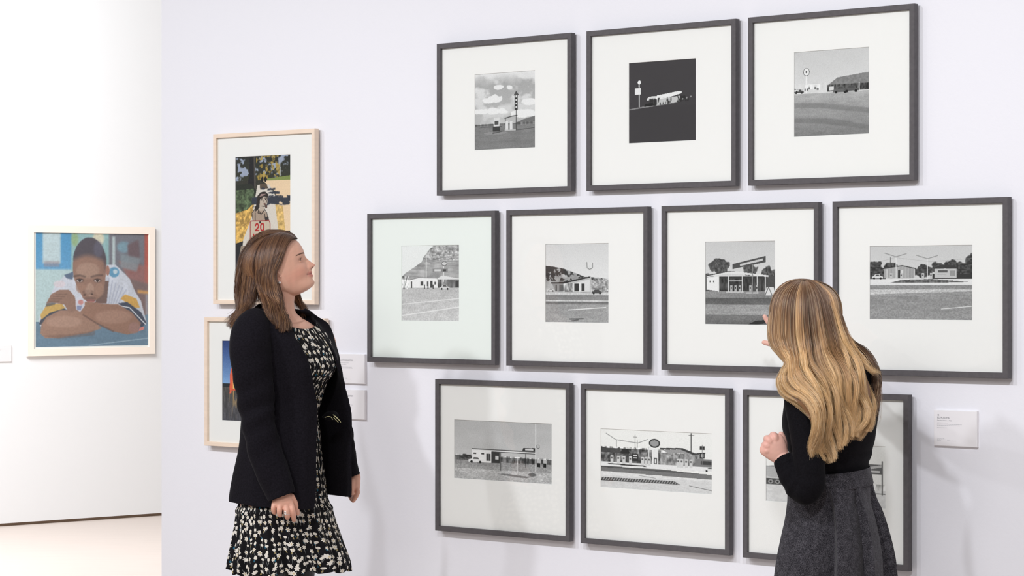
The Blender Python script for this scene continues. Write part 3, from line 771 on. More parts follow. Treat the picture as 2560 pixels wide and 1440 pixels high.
# the portrait on the far wall
t0, zt = on_far(69, 562.5, .03); t1, _ = on_far(388, 562.5, .03); _, zb = on_far(69, 891, .03)
tc, zc = (t0 + t1) / 2, (zt + zb) / 2
a, pzt = on_far(89.4, 580.9, .02); b, _ = on_far(381, 580.9, .02); _, pzb = on_far(89.4, 868, .02)
framed('framed_photograph', 'large cream framed colour portrait of a youth with folded arms, on far wall', 'framed photograph', None,
       WB(tc, zc, 0), -BETA, t1 - t0, zt - zb, 0.05, (a - tc, pzb - zc, b - tc, pzt - zc), pic_portrait, MAT['cream_frame'], MAT['mat'],
       n_front=.03, n_back=.008, lip=.006)

# ------------------------------------------------------------------ wall labels
def text_obj(s, size, x, z, y, mat, parent, sx=1.0, name='printed_text'):
    cu = bpy.data.curves.new(name, 'FONT'); cu.body = s; cu.size = size
    tmp = bpy.data.objects.new('tmp', cu); COL.objects.link(tmp)
    dg = bpy.context.evaluated_depsgraph_get()
    me = bpy.data.meshes.new_from_object(tmp.evaluated_get(dg))
    bpy.data.objects.remove(tmp)
    me.transform(Matrix.Translation((x, y, z)) @ Matrix.Rotation(math.pi / 2, 4, 'X') @ Matrix.Diagonal((sx, 1, 1, 1)))
    me.materials.clear(); me.materials.append(mat)
    o = bpy.data.objects.new(name, me); COL.objects.link(o); o.parent = parent
    return o

def wall_label(name, label, origin, rz, w, h, title, number, sub, rows_, seed, group, foot=True):
    root = empty(name, origin, rz); tag(root, label, 'wall label', group)
    b = 0.0015; n0 = .0115
    V = [(-w/2,0,-h/2),(w/2,0,-h/2),(w/2,0,h/2),(-w/2,0,h/2)]
    V += [(x, -n0 + b, z) for (x, z) in ((-w/2,-h/2),(w/2,-h/2),(w/2,h/2),(-w/2,h/2))]
    V += [(x, -n0, z) for (x, z) in ((-w/2+b,-h/2+b),(w/2-b,-h/2+b),(w/2-b,h/2-b),(-w/2+b,h/2-b))]
    Fc = [(0,3,2,1),(8,9,10,11)]
    for k in range(4):
        j = (k + 1) % 4
        Fc += [(k, j, 4 + j, 4 + k), (4 + k, 4 + j, 8 + j, 8 + k)]
    mesh('board', V, Fc, MAT['acrylic'], root)
    y = -n0 - .0003; x = -w / 2 + .013; z = h / 2
    if number: text_obj(number, .0075, x, z - .018, y, MAT['ink'], root)
    if title: text_obj(title, .0082, x, z - .0265, y, MAT['ink'], root)
    if sub: text_obj(sub, .0052, x, z - .034, y, MAT['ink'], root)
    # lines of print too small to read: rows of word-length strokes
    r = random.Random(seed); V, Fc = [], []
    def row(x0, x1, zz, th=.0013):
        xx = x0
        while xx < x1:
            l = min(r.uniform(.002, .007), x1 - xx)
            i = len(V); V.extend([(xx, y, zz), (xx + l, y, zz), (xx + l, y, zz + th), (xx, y, zz + th)]); Fc.append((i, i + 1, i + 2, i + 3))
            xx += l + .0012
    for (dz, x1) in rows_: row(x, -w / 2 + .013 + x1, z - dz)
    mesh('small_print', V, Fc, MAT['ink_pale'], root)
    if foot:
        V, Fc = [], []
        for (xa, xb, dz) in ((0, .026, .089), (0, .032, .0925), (0, .014, .0955), (.036, .048, .0925), (.036, .047, .0955), (.053, .068, .0955)):
            row(x + xa, x + xb, z - dz, .001)
        mesh('footer_print', V, Fc, MAT['ink_pale'], root)
    return root

LG = 'white wall labels on the gallery wall'
ta, za = on_wall(2334, 1024.5, .0115); tb, _ = on_wall(2442, 1024.5, .0115); _, zb_ = on_wall(2334, 1113.8, .0115)
wall_label('wall_label', 'white wall label alone at lower right, right of the grey skirt', W((ta + tb) / 2, (za + zb_) / 2, 0), -ALPHA, tb - ta, za - zb_,
           'ED RUSCHA', '15', 'Gasoline Stations   1962', [(.0405, .037), (.0445, .088), (.0485, .08), (.056, .036)], 3, LG)
LWd, LHt = tb - ta, za - zb_
for (yt, ttl, sub, lab, rr, sd) in ((886, 'WILLIAM EGGLESTON', None, 'upper of two white wall labels stacked beside the black jacket', [(.0345, .057), (.041, .045), (.045, .02), (.0505, .075), (.0545, .08), (.058, .012), (.065, .02)], 5),
                       (975.5, 'WILLIAM EGGLESTON', None, 'lower of two white wall labels stacked beside the black jacket', [(.0345, .06), (.041, .055), (.0545, .078), (.0585, .08)], 9)):
    tr, zt = on_wall(911.5, yt, .0115)
    wall_label('wall_label', lab, W(tr - LWd / 2, zt - LHt / 2, 0), -ALPHA, LWd, LHt, ttl, None, sub, rr, sd, LG)
tr, zt = on_far(29, 863, .0115); _, zb_ = on_far(29, 904, .0115)
wall_label('wall_label', 'small white label on the far wall, cut by the left edge of the photo', WB(tr - .085, (zt + zb_) / 2, 0), -BETA, .17, zt - zb_,
           None, None, None, [(.02, .07), (.026, .09), (.032, .08)], 12, None, False)

# ------------------------------------------------------------------ figure tools
def crom(P, n, closed=False):
    """Catmull-Rom through the rows of P, n samples"""
    P = np.asarray(P, float)
    m = len(P)
    if closed:
        Q = np.vstack([P[-1:], P, P[:2]]); segs = m
        s = np.linspace(0, segs, n, endpoint=False)
    else:
        Q = np.vstack([2 * P[:1] - P[1:2], P, 2 * P[-1:] - P[-2:-1]]); segs = m - 1
        s = np.linspace(0, segs, n)
    i = np.minimum(s.astype(int), segs - 1); t = (s - i)[:, None]
    p0, p1, p2, p3 = Q[i], Q[i + 1], Q[i + 2], Q[i + 3]
    return 0.5 * ((2 * p1) + (-p0 + p2) * t + (2 * p0 - 5 * p1 + 4 * p2 - p3) * t ** 2 + (-p0 + 3 * p1 - 3 * p2 + p3) * t ** 3)

def rings_mesh(R, cap=True, closed=True):
    """R (m, n, 3) rings -> verts, quads (caps as fans)"""
    m, n, _ = R.shape
    V = R.reshape(-1, 3).tolist(); Fc = []
    nn = n if closed else n - 1
    for a in range(m - 1):
        for k in range(nn):
            j = (k + 1) % n
            Fc.append((a * n + k, a * n + j, (a + 1) * n + j, (a + 1) * n + k))
    if cap and closed:
        for a, fl in ((0, True), (m - 1, False)):
            V.append(R[a].mean(0).tolist()); c = len(V) - 1
            for k in range(n):
                j = (k + 1) % n
                Fc.append((a * n + j, a * n + k, c) if fl else (a * n + k, a * n + j, c))
    return V, Fc

def limb(pts, n=24, k=20, flat=(0, 1, 0)):
    """pts rows (x, y, z, r_side, r_flat): an oval tube; r_flat is measured along `flat`"""
    P = crom(np.asarray(pts, float), n)
    C, ra, rb = P[:, :3], P[:, 3], P[:, 4]
    T = np.gradient(C, axis=0); T /= np.linalg.norm(T, axis=1)[:, None] + 1e-12
    fl = np.asarray(flat, float)
    B = fl - T * (T @ fl)[:, None]; B /= np.linalg.norm(B, axis=1)[:, None] + 1e-12
    A = np.cross(T, B)
    th = np.linspace(0, 2 * math.pi, k, endpoint=False)
    R = C[:, None] + A[:, None] * (np.cos(th)[None, :, None] * ra[:, None, None]) + B[:, None] * (np.sin(th)[None, :, None] * rb[:, None, None])
    return rings_mesh(R)

def round_limb(pts, n=24, k=20, flat=(0, 1, 0)):
    """limb with rounded ends"""
    pts = [list(map(float, p)) for p in pts]
    a, b = np.array(pts[0]), np.array(pts[1]); d = a[:3] - b[:3]; d /= np.linalg.norm(d)
    c, e = np.array(pts[-1]), np.array(pts[-2]); g = c[:3] - e[:3]; g /= np.linalg.norm(g)
    P = crom(pts, n)
    pre = [np.r_[a[:3] + d * min(a[3], a[4]) * q, a[3] * w, a[4] * w] for q, w in ((.98, .15), (.85, .5), (.5, .85))]
    post = [np.r_[c[:3] + g * min(c[3], c[4]) * q, c[3] * w, c[4] * w] for q, w in ((.5, .85), (.85, .5), (.98, .15))]
    P = np.vstack([pre, P, post])
    C, ra, rb = P[:, :3], P[:, 3], P[:, 4]
    T = np.gradient(C, axis=0); T /= np.linalg.norm(T, axis=1)[:, None] + 1e-12
    fl = np.asarray(flat, float)
    B = fl - T * (T @ fl)[:, None]; B /= np.linalg.norm(B, axis=1)[:, None] + 1e-12
    A = np.cross(T, B)
    th = np.linspace(0, 2 * math.pi, k, endpoint=False)
    R = C[:, None] + A[:, None] * (np.cos(th)[None, :, None] * ra[:, None, None]) + B[:, None] * (np.sin(th)[None, :, None] * rb[:, None, None])
    return rings_mesh(R)

def blob(c, r, axes=None, k=20):
    """ellipsoid; r = 3 radii along axes"""
    A = np.eye(3) if axes is None else np.asarray(axes, float)
    th = np.linspace(0, math.pi, k // 2 + 1)[1:-1]; ph = np.linspace(0, 2 * math.pi, k, endpoint=False)
    R = np.zeros((len(th), k, 3))
    for i, t in enumerate(th):
        d = np.stack([math.sin(t) * np.cos(ph) * r[0], math.sin(t) * np.sin(ph) * r[1], np.full(k, -math.cos(t) * r[2])], -1)
        R[i] = np.asarray(c) + d @ A
    V, Fc = rings_mesh(R, cap=False)
    V.append((np.asarray(c) + np.array([0, 0, -r[2]]) @ A).tolist()); V.append((np.asarray(c) + np.array([0, 0, r[2]]) @ A).tolist())
    m = len(th)
    for q in range(k):
        j = (q + 1) % k
        Fc.append((j, q, len(V) - 2)); Fc.append(((m - 1) * k + q, (m - 1) * k + j, len(V) - 1))
    return V, Fc

def union(name, pieces, voxel, smooth, mat, parent, color=None, post=None, iters=6):
    """weld closed pieces into ONE continuous surface"""
    V, Fc = [], []
    for (v, f) in pieces:
        o = len(V); V.extend(v); Fc.extend([tuple(i + o for i in q) for q in f])
    me = bpy.data.meshes.new('tmp'); me.from_pydata([tuple(p) for p in V], [], Fc); me.update()
    ob = bpy.data.objects.new('tmp', me); COL.objects.link(ob)
    rm = ob.modifiers.new('r', 'REMESH'); rm.mode = 'VOXEL'; rm.voxel_size = voxel; rm.use_smooth_shade = True
    sm = ob.modifiers.new('s', 'SMOOTH'); sm.factor = smooth; sm.iterations = iters
    dg = bpy.context.evaluated_depsgraph_get()
    out = bpy.data.meshes.new_from_object(ob.evaluated_get(dg))
    bpy.data.objects.remove(ob); bpy.data.meshes.remove(me)
    out.name = name
    n = len(out.vertices); co = np.empty(n * 3, np.float32); out.vertices.foreach_get('co', co); co = co.reshape(-1, 3)
    if post is not None:
        co = post(co.copy()).astype(np.float32); out.vertices.foreach_set('co', co.ravel()); out.update()
    out.polygons.foreach_set('use_smooth', [True] * len(out.polygons))
    if color is not None:
        ca = out.color_attributes.new('paint', 'FLOAT_COLOR', 'POINT')
        rgba = np.ones((n, 4), np.float32); rgba[:, :3] = color(co); ca.data.foreach_set('color', rgba.ravel())
    out.materials.clear(); out.materials.append(mat)
    o = bpy.data.objects.new(name, out); COL.objects.link(o); o.parent = parent
    return o

def vnoise(P, f, seed=0):
    """smooth pseudo noise -1..1 from summed sines (vectorised)"""
    r = np.random.RandomState(seed); out = np.zeros(len(P))
    for i in range(6):
        d = r.randn(3); d /= np.linalg.norm(d)
        out += np.sin(P @ d * f * (0.6 + 0.25 * i) * 6.28 + r.rand() * 6.28) * (1.0 / (1 + .25 * i))
    return out / 3.6

def gauss(x, s): return np.exp(-(x / s) ** 2)

def skin_material(name):
    m = painted(name, 0.48, 0.4)
    b = m.node_tree.nodes['Principled BSDF']
    b.inputs['Subsurface Weight'].default_value = 0.12
    b.inputs['Subsurface Radius'].default_value = (0.6, 0.25, 0.12)
    b.inputs['Subsurface Scale'].default_value = 0.01
    nt = m.node_tree
    tc = nt.nodes.new('ShaderNodeTexCoord'); n = nt.nodes.new('ShaderNodeTexNoise'); n.inputs['Scale'].default_value = 420
    bp = nt.nodes.new('ShaderNodeBump'); bp.inputs['Strength'].default_value = 0.12; bp.inputs['Distance'].default_value = 0.001
    nt.links.new(tc.outputs['Object'], n.inputs['Vector']); nt.links.new(n.outputs['Fac'], bp.inputs['Height']); nt.links.new(bp.outputs[0], b.inputs['Normal'])
    return m

MAT['skin'] = skin_material('skin')
MAT['hair'] = painted('hair', 0.38, 0.55)
MAT['black_wool'] = M('black_wool', (0.0085, 0.0075, 0.0105), 0.9, 0.08, noise=(180, 0.3), bump=(260, 0.35, 0.0012), sheen=0.03)
MAT['black_knit'] = M('black_knit', (0.0065, 0.006, 0.0075), 0.9, 0.06, noise=(220, 0.25), bump=(420, 0.35, 0.001), sheen=0.03)
MAT['tights'] = M('black_tights', (0.012, 0.011, 0.012), 0.6, 0.3)
MAT['leather'] = M('black_leather', (0.012, 0.011, 0.011), 0.35, 0.5)
MAT['silver'] = M('silver', (0.75, 0.73, 0.70), 0.2, 0.5, 1.0, bump=(900, 0.5, 0.001))
MAT['pearl'] = M('pearl', (0.85, 0.78, 0.76), 0.25, 0.6)
MAT['eye_white'] = M('eye_white', (0.72, 0.68, 0.65), 0.2, 0.5)
MAT['iris'] = M('iris', (0.06, 0.04, 0.03), 0.2, 0.5)
MAT['lash'] = M('lash', (0.02, 0.014, 0.012), 0.6, 0.2)
MAT['nail'] = M('nail', lin((226, 176, 166)), 0.25, 0.5)

def tweed_material():
    m = bpy.data.materials.new('charcoal_tweed'); m.use_nodes = True
    nt = m.node_tree; b = nt.nodes['Principled BSDF']; b.inputs['Roughness'].default_value = 0.92; b.inputs['Specular IOR Level'].default_value = 0.1
    b.inputs['Sheen Weight'].default_value = 0.1
    tc = nt.nodes.new('ShaderNodeTexCoord')
    n = nt.nodes.new('ShaderNodeTexNoise'); n.inputs['Scale'].default_value = 620; n.inputs['Detail'].default_value = 3
    mp = nt.nodes.new('ShaderNodeMapping'); mp.inputs['Scale'].default_value = (1, 1, .6)
    n2 = nt.nodes.new('ShaderNodeTexNoise'); n2.inputs['Scale'].default_value = 60; n2.inputs['Detail'].default_value = 3
    nt.links.new(tc.outputs['Object'], mp.inputs[0]); nt.links.new(mp.outputs[0], n.inputs['Vector']); nt.links.new(tc.outputs['Object'], n2.inputs['Vector'])
    ad = nt.nodes.new('ShaderNodeMath'); ad.operation = 'MULTIPLY_ADD'; ad.inputs[1].default_value = .3
    nt.links.new(n2.outputs['Fac'], ad.inputs[0]); nt.links.new(n.outputs['Fac'], ad.inputs[2])
    cr = nt.nodes.new('ShaderNodeValToRGB'); e = cr.color_ramp.elements
    e[0].position = .5; e[0].color = (0.012, 0.011, 0.014, 1); e[1].position = .82; e[1].color = (0.095, 0.09, 0.102, 1)
    k = e.new(.64); k.color = (0.036, 0.034, 0.040, 1)
    nt.links.new(ad.outputs[0], cr.inputs[0]); nt.links.new(cr.outputs[0], b.inputs['Base Color'])
    bp = nt.nodes.new('ShaderNodeBump'); bp.inputs['Strength'].default_value = .4; bp.inputs['Distance'].default_value = .001
    nt.links.new(n.outputs['Fac'], bp.inputs['Height']); nt.links.new(bp.outputs[0], b.inputs['Normal'])
    return m
MAT['tweed'] = tweed_material()

def floral_material():
    """black cloth printed with little cream flowers on thin stems; laid out in the cloth's own uv, in metres"""
    m = bpy.data.materials.new('floral_print'); m.use_nodes = True
    nt = m.node_tree; b = nt.nodes['Principled BSDF']; b.inputs['Roughness'].default_value = 0.8; b.inputs['Specular IOR Level'].default_value = 0.15
    L = nt.links.new; N = nt.nodes.new
    def mth(op, a, bb=None, c=None):
        n = N('ShaderNodeMath'); n.operation = op
        for i, v in enumerate((a, bb, c)):
            if v is None: continue
            if hasattr(v, 'links'): L(v, n.inputs[i])
            else: n.inputs[i].default_value = v
        return n.outputs[0]
    tc = N('ShaderNodeTexCoord'); col = None
    def layer(scale, off, base):
        mp = N('ShaderNodeMapping'); mp.inputs['Location'].default_value = (off, off * .7, 0); L(tc.outputs['UV'], mp.inputs[0])
        v = N('ShaderNodeTexVoronoi'); v.voronoi_dimensions = '2D'; v.inputs['Scale'].default_value = scale; v.inputs['Randomness'].default_value = .62
        L(mp.outputs[0], v.inputs['Vector'])
        sb = N('ShaderNodeVectorMath'); sb.operation = 'SUBTRACT'; L(mp.outputs[0], sb.inputs[0]); L(v.outputs['Position'], sb.inputs[1])
        sx = N('ShaderNodeSeparateXYZ'); L(sb.outputs[0], sx.inputs[0])
        x, y = sx.outputs[0], sx.outputs[1]
        cs = N('ShaderNodeSeparateColor'); L(v.outputs['Color'], cs.inputs[0]); r1, r2, r3 = cs.outputs[0], cs.outputs[1], cs.outputs[2]
        y = mth('SUBTRACT', y, .22 / scale)
        rr = mth('SQRT', mth('ADD', mth('MULTIPLY', x, x), mth('MULTIPLY', y, y)))
        th = mth('ADD', mth('ARCTAN2', y, x), mth('MULTIPLY', r2, 6.28))
        size = mth('MULTIPLY_ADD', r1, .11 / scale, .20 / scale)
        lobes = mth('MULTIPLY', mth('COSINE', mth('MULTIPLY', th, 6.0)), mth('MULTIPLY', mth('GREATER_THAN', r1, .4), .26))
        egg = mth('MULTIPLY', mth('COSINE', mth('MULTIPLY', th, 2.0)), mth('MULTIPLY', mth('LESS_THAN', r1, .4), .22))
        rad = mth('MULTIPLY', size, mth('ADD', mth('ADD', 1.0, lobes), egg))
        flower = mth('LESS_THAN', rr, rad)
        heart = mth('MULTIPLY', mth('LESS_THAN', rr, mth('MULTIPLY', size, .33)), mth('GREATER_THAN', r1, .4))
        sl = mth('MULTIPLY_ADD', r3, 1.0, -.5)
        xs = mth('ABSOLUTE', mth('ADD', x, mth('MULTIPLY', y, sl)))
        stem = mth('MULTIPLY', mth('LESS_THAN', xs, .028 / scale), mth('MULTIPLY', mth('LESS_THAN', y, 0), mth('GREATER_THAN', y, -.62 / scale)))
        leaf = mth('MULTIPLY', mth('LESS_THAN', mth('ABSOLUTE', mth('SUBTRACT', xs, .05 / scale)), .05 / scale), mth('MULTIPLY', mth('LESS_THAN', y, -.3 / scale), mth('MULTIPLY', mth('GREATER_THAN', y, -.55 / scale), mth('GREATER_THAN', r2, .8))))
        return flower, heart, stem, leaf, r3
    def mix(fac, a, c):
        n = N('ShaderNodeMix'); n.data_type = 'RGBA'
        L(fac, n.inputs[0])
        if hasattr(a, 'links'): L(a, n.inputs[6])
        else: n.inputs[6].default_value = (*a, 1)
        n.inputs[7].default_value = (*c, 1)
        return n.outputs[2]
    f1, h1, s1, l1, r1 = layer(43, 0.0, 0)
    f2, h2, s2, l2, r2 = layer(40, 3.37, 0)
    cur = mix(s2, (0.006, 0.0055, 0.007), (0.13, .14, .14))
    cur = mix(l2, cur, (0.01, .10, .17))
    cur = mix(l1, cur, (0.30, .22, .05))
    cur = mix(s1, cur, (0.30, .29, .27))
    cur = mix(mth('MULTIPLY', f2, mth('GREATER_THAN', r2, .7)), cur, (0.70, .66, .60))
    cur = mix(f1, cur, (0.72, .68, .60))
    cur = mix(h1, cur, (0.60, .47, .27))
    L(cur, b.inputs['Base Color'])
    return m
MAT['floral'] = floral_material()

# ------------------------------------------------------------------ head, in millimetres: f forward, l left, u up; origin between the ears
HEAD_ROWS = np.array([
 # u    front  back  halfw centre
 (-86,   60,   25,   16,  42), (-84,  78,   14,  32,  40), (-79,  91,    4,  42,  36), (-71,  96,   -8,  49,  30), (-59,  97.5, -22,  55,  22),
 (-49, 100.5,  -42,  60,  14), (-38, 103.5, -64, 64,  8), (-28, 105.5, -78,  67,   5), (-18, 103,  -88,  69,   4), (-6, 101.5, -93,  71,   3),
 (  8, 101.5,  -96,  72.5, 2), ( 20, 105,  -97.5, 74,   0), ( 30, 109,  -98,  74.5, -2), ( 43, 112,  -98,  75,  -4), (60, 112,   -96,  75,  -5),
 ( 78, 109,   -92,  73,  -5), ( 95, 101,   -84,  68,  -5), (108, 89,   -73,  60,  -5), (119, 73,   -58,  49,  -5), (127, 54,   -40,  36,  -4), (132, 30, -20, 20, -2)], float)

def head_piece(xf, scale=1.0, detail=True):
    """closed head surface mapped through xf(f, l, u in metres)"""
    U = np.concatenate([np.linspace(-86, -79, 6), np.linspace(-77, 132, 118)])
    rows = np.stack([np.interp(U, HEAD_ROWS[:, 0], HEAD_ROWS[:, i]) for i in range(5)], -1)
    for _ in range(3):
        rows[1:-1, 1:] = (rows[:-2, 1:] + 2 * rows[1:-1, 1:] + rows[2:, 1:]) / 4
    n = 150
    th = np.linspace(-math.pi, math.pi, n, endpoint=False)
    th = th - 0.45 * np.sin(th)            # more points towards the face
    c, s = np.cos(th), np.sin(th)
    R = np.zeros((len(U), n, 3))
    for i, (u, f1, f0, w, fc) in enumerate(rows):
        p = 2.25
        cc = np.where(c > 0, np.abs(c), -np.abs(c) ** (2 / p)); ss = np.where(c > 0, s, np.sign(s) * np.abs(s) ** (2 / p))
        f = fc + np.where(c > 0, (f1 - fc), (fc - f0)) * cc
        l = w * ss
        front = np.clip((f - 30) / 40, 0, 1)
        al = np.abs(l)
        if detail:
            f = f + front * (-7 * np.clip((al - 9) / 16, 0, 1) * gauss(u + 43, 20) - 7 * gauss(al - 33, 16) * gauss(u - 15, 11) + 3.0 * gauss(al - 27, 17) * gauss(u - 33, 8)
                             + 3.5 * gauss(al - 42, 16) * gauss(u + 10, 15) - 2.5 * gauss(al - 44, 12) * gauss(u + 45, 16))
            nh = np.interp(u, [-30, -27, -24, -21, -18, -14, -6, 7.5, 15, 22, 29], [0, 4, 12.5, 19.5, 22.8, 22, 17.8, 11.3, 6.5, 2.5, 0])
            wn = np.interp(u, [-30, -24, -19, -14, -6, 7, 22], [9, 8.5, 9.5, 10, 8.5, 7, 8])
            f = f + front * nh * np.exp(-(al / wn) ** 2.3)
            f = f + front * 9.5 * gauss(al - 13, 5.5) * gauss(u + 19.5, 6.0)
            cu = -41 + (al / 25) ** 2 * 4.5
            lat = np.exp(-(al / 23) ** 4)
            f = f + front * lat * (1.6 * gauss(u - (cu + 6.5), 4.5) + 2.4 * gauss(u - (cu - 7.5), 5.0) - 2.6 * gauss(u - cu, 2.0))
            f = f - front * 2.0 * gauss(al - 27, 4) * gauss(u + 36, 4)
            f = f - front * 1.6 * np.exp(-((al - (17 + (-22 - u) * .55)) / 3.2) ** 2) * gauss(u + 32, 11)
            f = f + front * 2.5 * gauss(al, 16) * gauss(u + 72, 9)
            f = f - front * 1.6 * gauss(al, 17) * gauss(u + 57, 4.5)
        R[i] = np.stack([f, l, np.full(n, u)], -1)
    Rm = R.reshape(-1, 3) * 0.001 * scale
    return rings_mesh(xf(Rm).reshape(R.shape))

def ear_pieces(xf, side, scale=1.0):
    k = 0.001 * scale; out = []
    y0 = 75 * side
    def P(f, u, l, r): q = xf(np.array([[f, (y0 + l * side), u]]) * k)[0]; return [*q, r * k, r * k]
    helix = [(4, 4, -4, 2.4), (-2, 22, 2, 2.6), (-10, 31, 5, 2.8), (-21, 30, 8, 2.8), (-27, 18, 10, 2.7), (-26, 4, 9, 2.6), (-19, -10, 6, 2.6), (-12, -19, 3, 3.2)]
    out.append(round_limb([P(*h) for h in helix], 40, 10, (0.3, 0.9, 0.1)))
    dish = [(-2, 16, -2, 3.0), (-9, 20, 0, 6), (-15, 8, 2, 8), (-12, -6, 0, 6.5), (-9, -17, 0, 6.0), (-8, -23, 0, 4.2)]
    A = xf(np.array([[1.0, 0, 0], [0, 1.0, 0], [0, 0, 1.0]])) - xf(np.zeros((3, 3)))
    for (f, u, l, r) in dish:
        c = xf(np.array([[f, y0 + l * side, u]]) * k)[0]
        out.append(blob(c, (r * k, 2.6 * k, r * 1.15 * k), A, 14))
    c = xf(np.array([[3, y0 - 1 * side, -4]]) * k)[0]; out.append(blob(c, (3.2 * k, 3.5 * k, 5 * k), A, 12))
    return out

def make_eye(xf, side, parent, scale=1.0, pos=(88.5, 31, 17), r=12.0, gaze=(1.0, 0.0, 0.25)):
    k = 0.001 * scale
    c = np.array([pos[0], pos[1] * side, pos[2]])
    A = np.eye(3)
    V, Fc = blob(c * k, (r * k, r * k, r * k), A, 28)
    V = xf(np.array(V)); eb = mesh('eyeball', V, Fc, MAT['eye_white'], parent, True)
    g = np.array(gaze, float); g /= np.linalg.norm(g)
    # iris: a cap lying on the ball
    e1 = np.cross(g, [0, 0, 1]); e1 /= np.linalg.norm(e1); e2 = np.cross(g, e1)
    R = []
    for a in (0.02, .2, .35, .48):
        ph = np.linspace(0, 2 * math.pi, 24, endpoint=False)
        R.append((c + (g[None] * math.cos(a) + (e1[None] * np.cos(ph)[:, None] + e2[None] * np.sin(ph)[:, None]) * math.sin(a)) * (r + .25)) * k)
    V, Fc = rings_mesh(np.array(R), cap=False); mesh('iris', xf(np.array(V)), Fc, MAT['iris'], eb, True)
    # lids: upper and lower shells on a slightly larger ball, an almond opening between them
    pieces = []
    for up in (1, -1):
        rows = []
        for q in np.linspace(0, 1, 8):
            az = np.linspace(-2.3, 2.6, 60)
            op = np.clip(1 - (az / .82) ** 2, 0, 1)
            edge = (0.22 * op if up > 0 else -0.15 * op) + 0.02 - .05 * az
            lim = 1.45 if up > 0 else -1.45
            el = edge + (lim - edge) * q
            d = np.stack([np.cos(el) * np.cos(az), np.cos(el) * np.sin(az) * side, np.sin(el)], -1)
            rows.append((c + d * (r + 1.3)) * k)
        R = np.array(rows); inner = c * k + (R - c * k) * ((r + .15) / (r + 1.3))
        V = np.vstack([R.reshape(-1, 3), inner.reshape(-1, 3)]); m, n = R.shape[:2]; Fc = []
        for a in range(m - 1):
            for b_ in range(n - 1):
                i = a * n + b_; Fc += [(i, i + 1, i + n + 1, i + n), (m * n + i, m * n + i + n, m * n + i + n + 1, m * n + i + 1)]
        for b_ in range(n - 1): Fc.append((b_, m * n + b_, m * n + b_ + 1, b_ + 1))
        pieces.append((V, Fc))
    V = np.vstack([p[0] for p in pieces]); Fc = pieces[0][1] + [tuple(i + len(pieces[0][0]) for i in f) for f in pieces[1][1]]
    cols = np.tile(lin((224, 170, 147)), (len(V), 1))
    fast = fast_mesh('eyelids', xf(V), np.array(Fc), MAT['skin'], eb, True, cols)
    # lashes
    VV, FF = [], []
    for az in np.linspace(-.75, .95, 26):
        el = 0.22 * max(0, 1 - (az / .82) ** 2) + .05 - .05 * az
        d = np.array([math.cos(el) * math.cos(az), math.cos(el) * math.sin(az) * side, math.sin(el)])
        p0 = (c + d * (r + 1.2)); t = np.cross(d, [0, 0, 1]); t /= np.linalg.norm(t)
        for s_ in range(3):
            q0, q1 = s_ / 3, (s_ + 1) / 3
            a0 = p0 + d * 6 * q0 + np.array([0, 0, 3.0]) * q0 ** 2; a1 = p0 + d * 6 * q1 + np.array([0, 0, 3.0]) * q1 ** 2
            w0, w1 = .75 * (1 - q0) + .05, .75 * (1 - q1) + .05; i = len(VV)
            VV += [a0 - t * w0, a0 + t * w0, a1 + t * w1, a1 - t * w1]; FF.append((i, i + 1, i + 2, i + 3))
    mesh('eyelashes', xf(np.array(VV) * k), FF, MAT['lash'], eb, True)
    return eb

# ------------------------------------------------------------------ hair
def strands(P, r0, cols, taper=.35):
    """P (n, T, 3) paths, r0 (n,), cols (n, T, 3) -> verts, quads, colours of thin three-sided tubes"""
    n, T, _ = P.shape
    Tn = np.gradient(P, axis=1); Tn /= np.linalg.norm(Tn, axis=2)[..., None] + 1e-12
    ref = np.array([0.05, 1.0, 0.1])
    A = np.cross(Tn, ref); A /= np.linalg.norm(A, axis=2)[..., None] + 1e-12
    B = np.cross(Tn, A)
    t = np.linspace(0, 1, T)
    rad = r0[:, None] * (1 - (1 - taper) * np.clip((t - .7) / .3, 0, 1))[None]
    R = np.stack([P + (A * math.cos(a) + B * math.sin(a)) * rad[..., None] for a in (math.pi / 2, math.pi * 7 / 6, math.pi * 11 / 6)], 2)
    V = R.reshape(-1, 3); C = np.repeat(cols[:, :, None], 3, 2).reshape(-1, 3)
    base = (np.arange(n) * T * 3)[:, None, None] + (np.arange(T - 1) * 3)[None, :, None] + np.arange(3)[None, None]
    nxt = base - np.arange(3)[None, None] + (np.arange(3) + 1)[None, None] % 3
    Q = np.stack([base, nxt, nxt + 3, base + 3], -1).reshape(-1, 4)
    return V, Q, C

def guide_field(guides, T):
    """resample each guide by arc length to T points -> (g, T, 3)"""
    out = []
    for g in guides:
        P = crom(np.array([at(*p) for p in g]), 160)
        d = np.r_[0, np.cumsum(np.linalg.norm(np.diff(P, axis=0), axis=1))]; s = np.linspace(0, d[-1], T)
        out.append(np.stack([np.interp(s, d, P[:, k]) for k in range(3)], -1))
    return np.array(out)

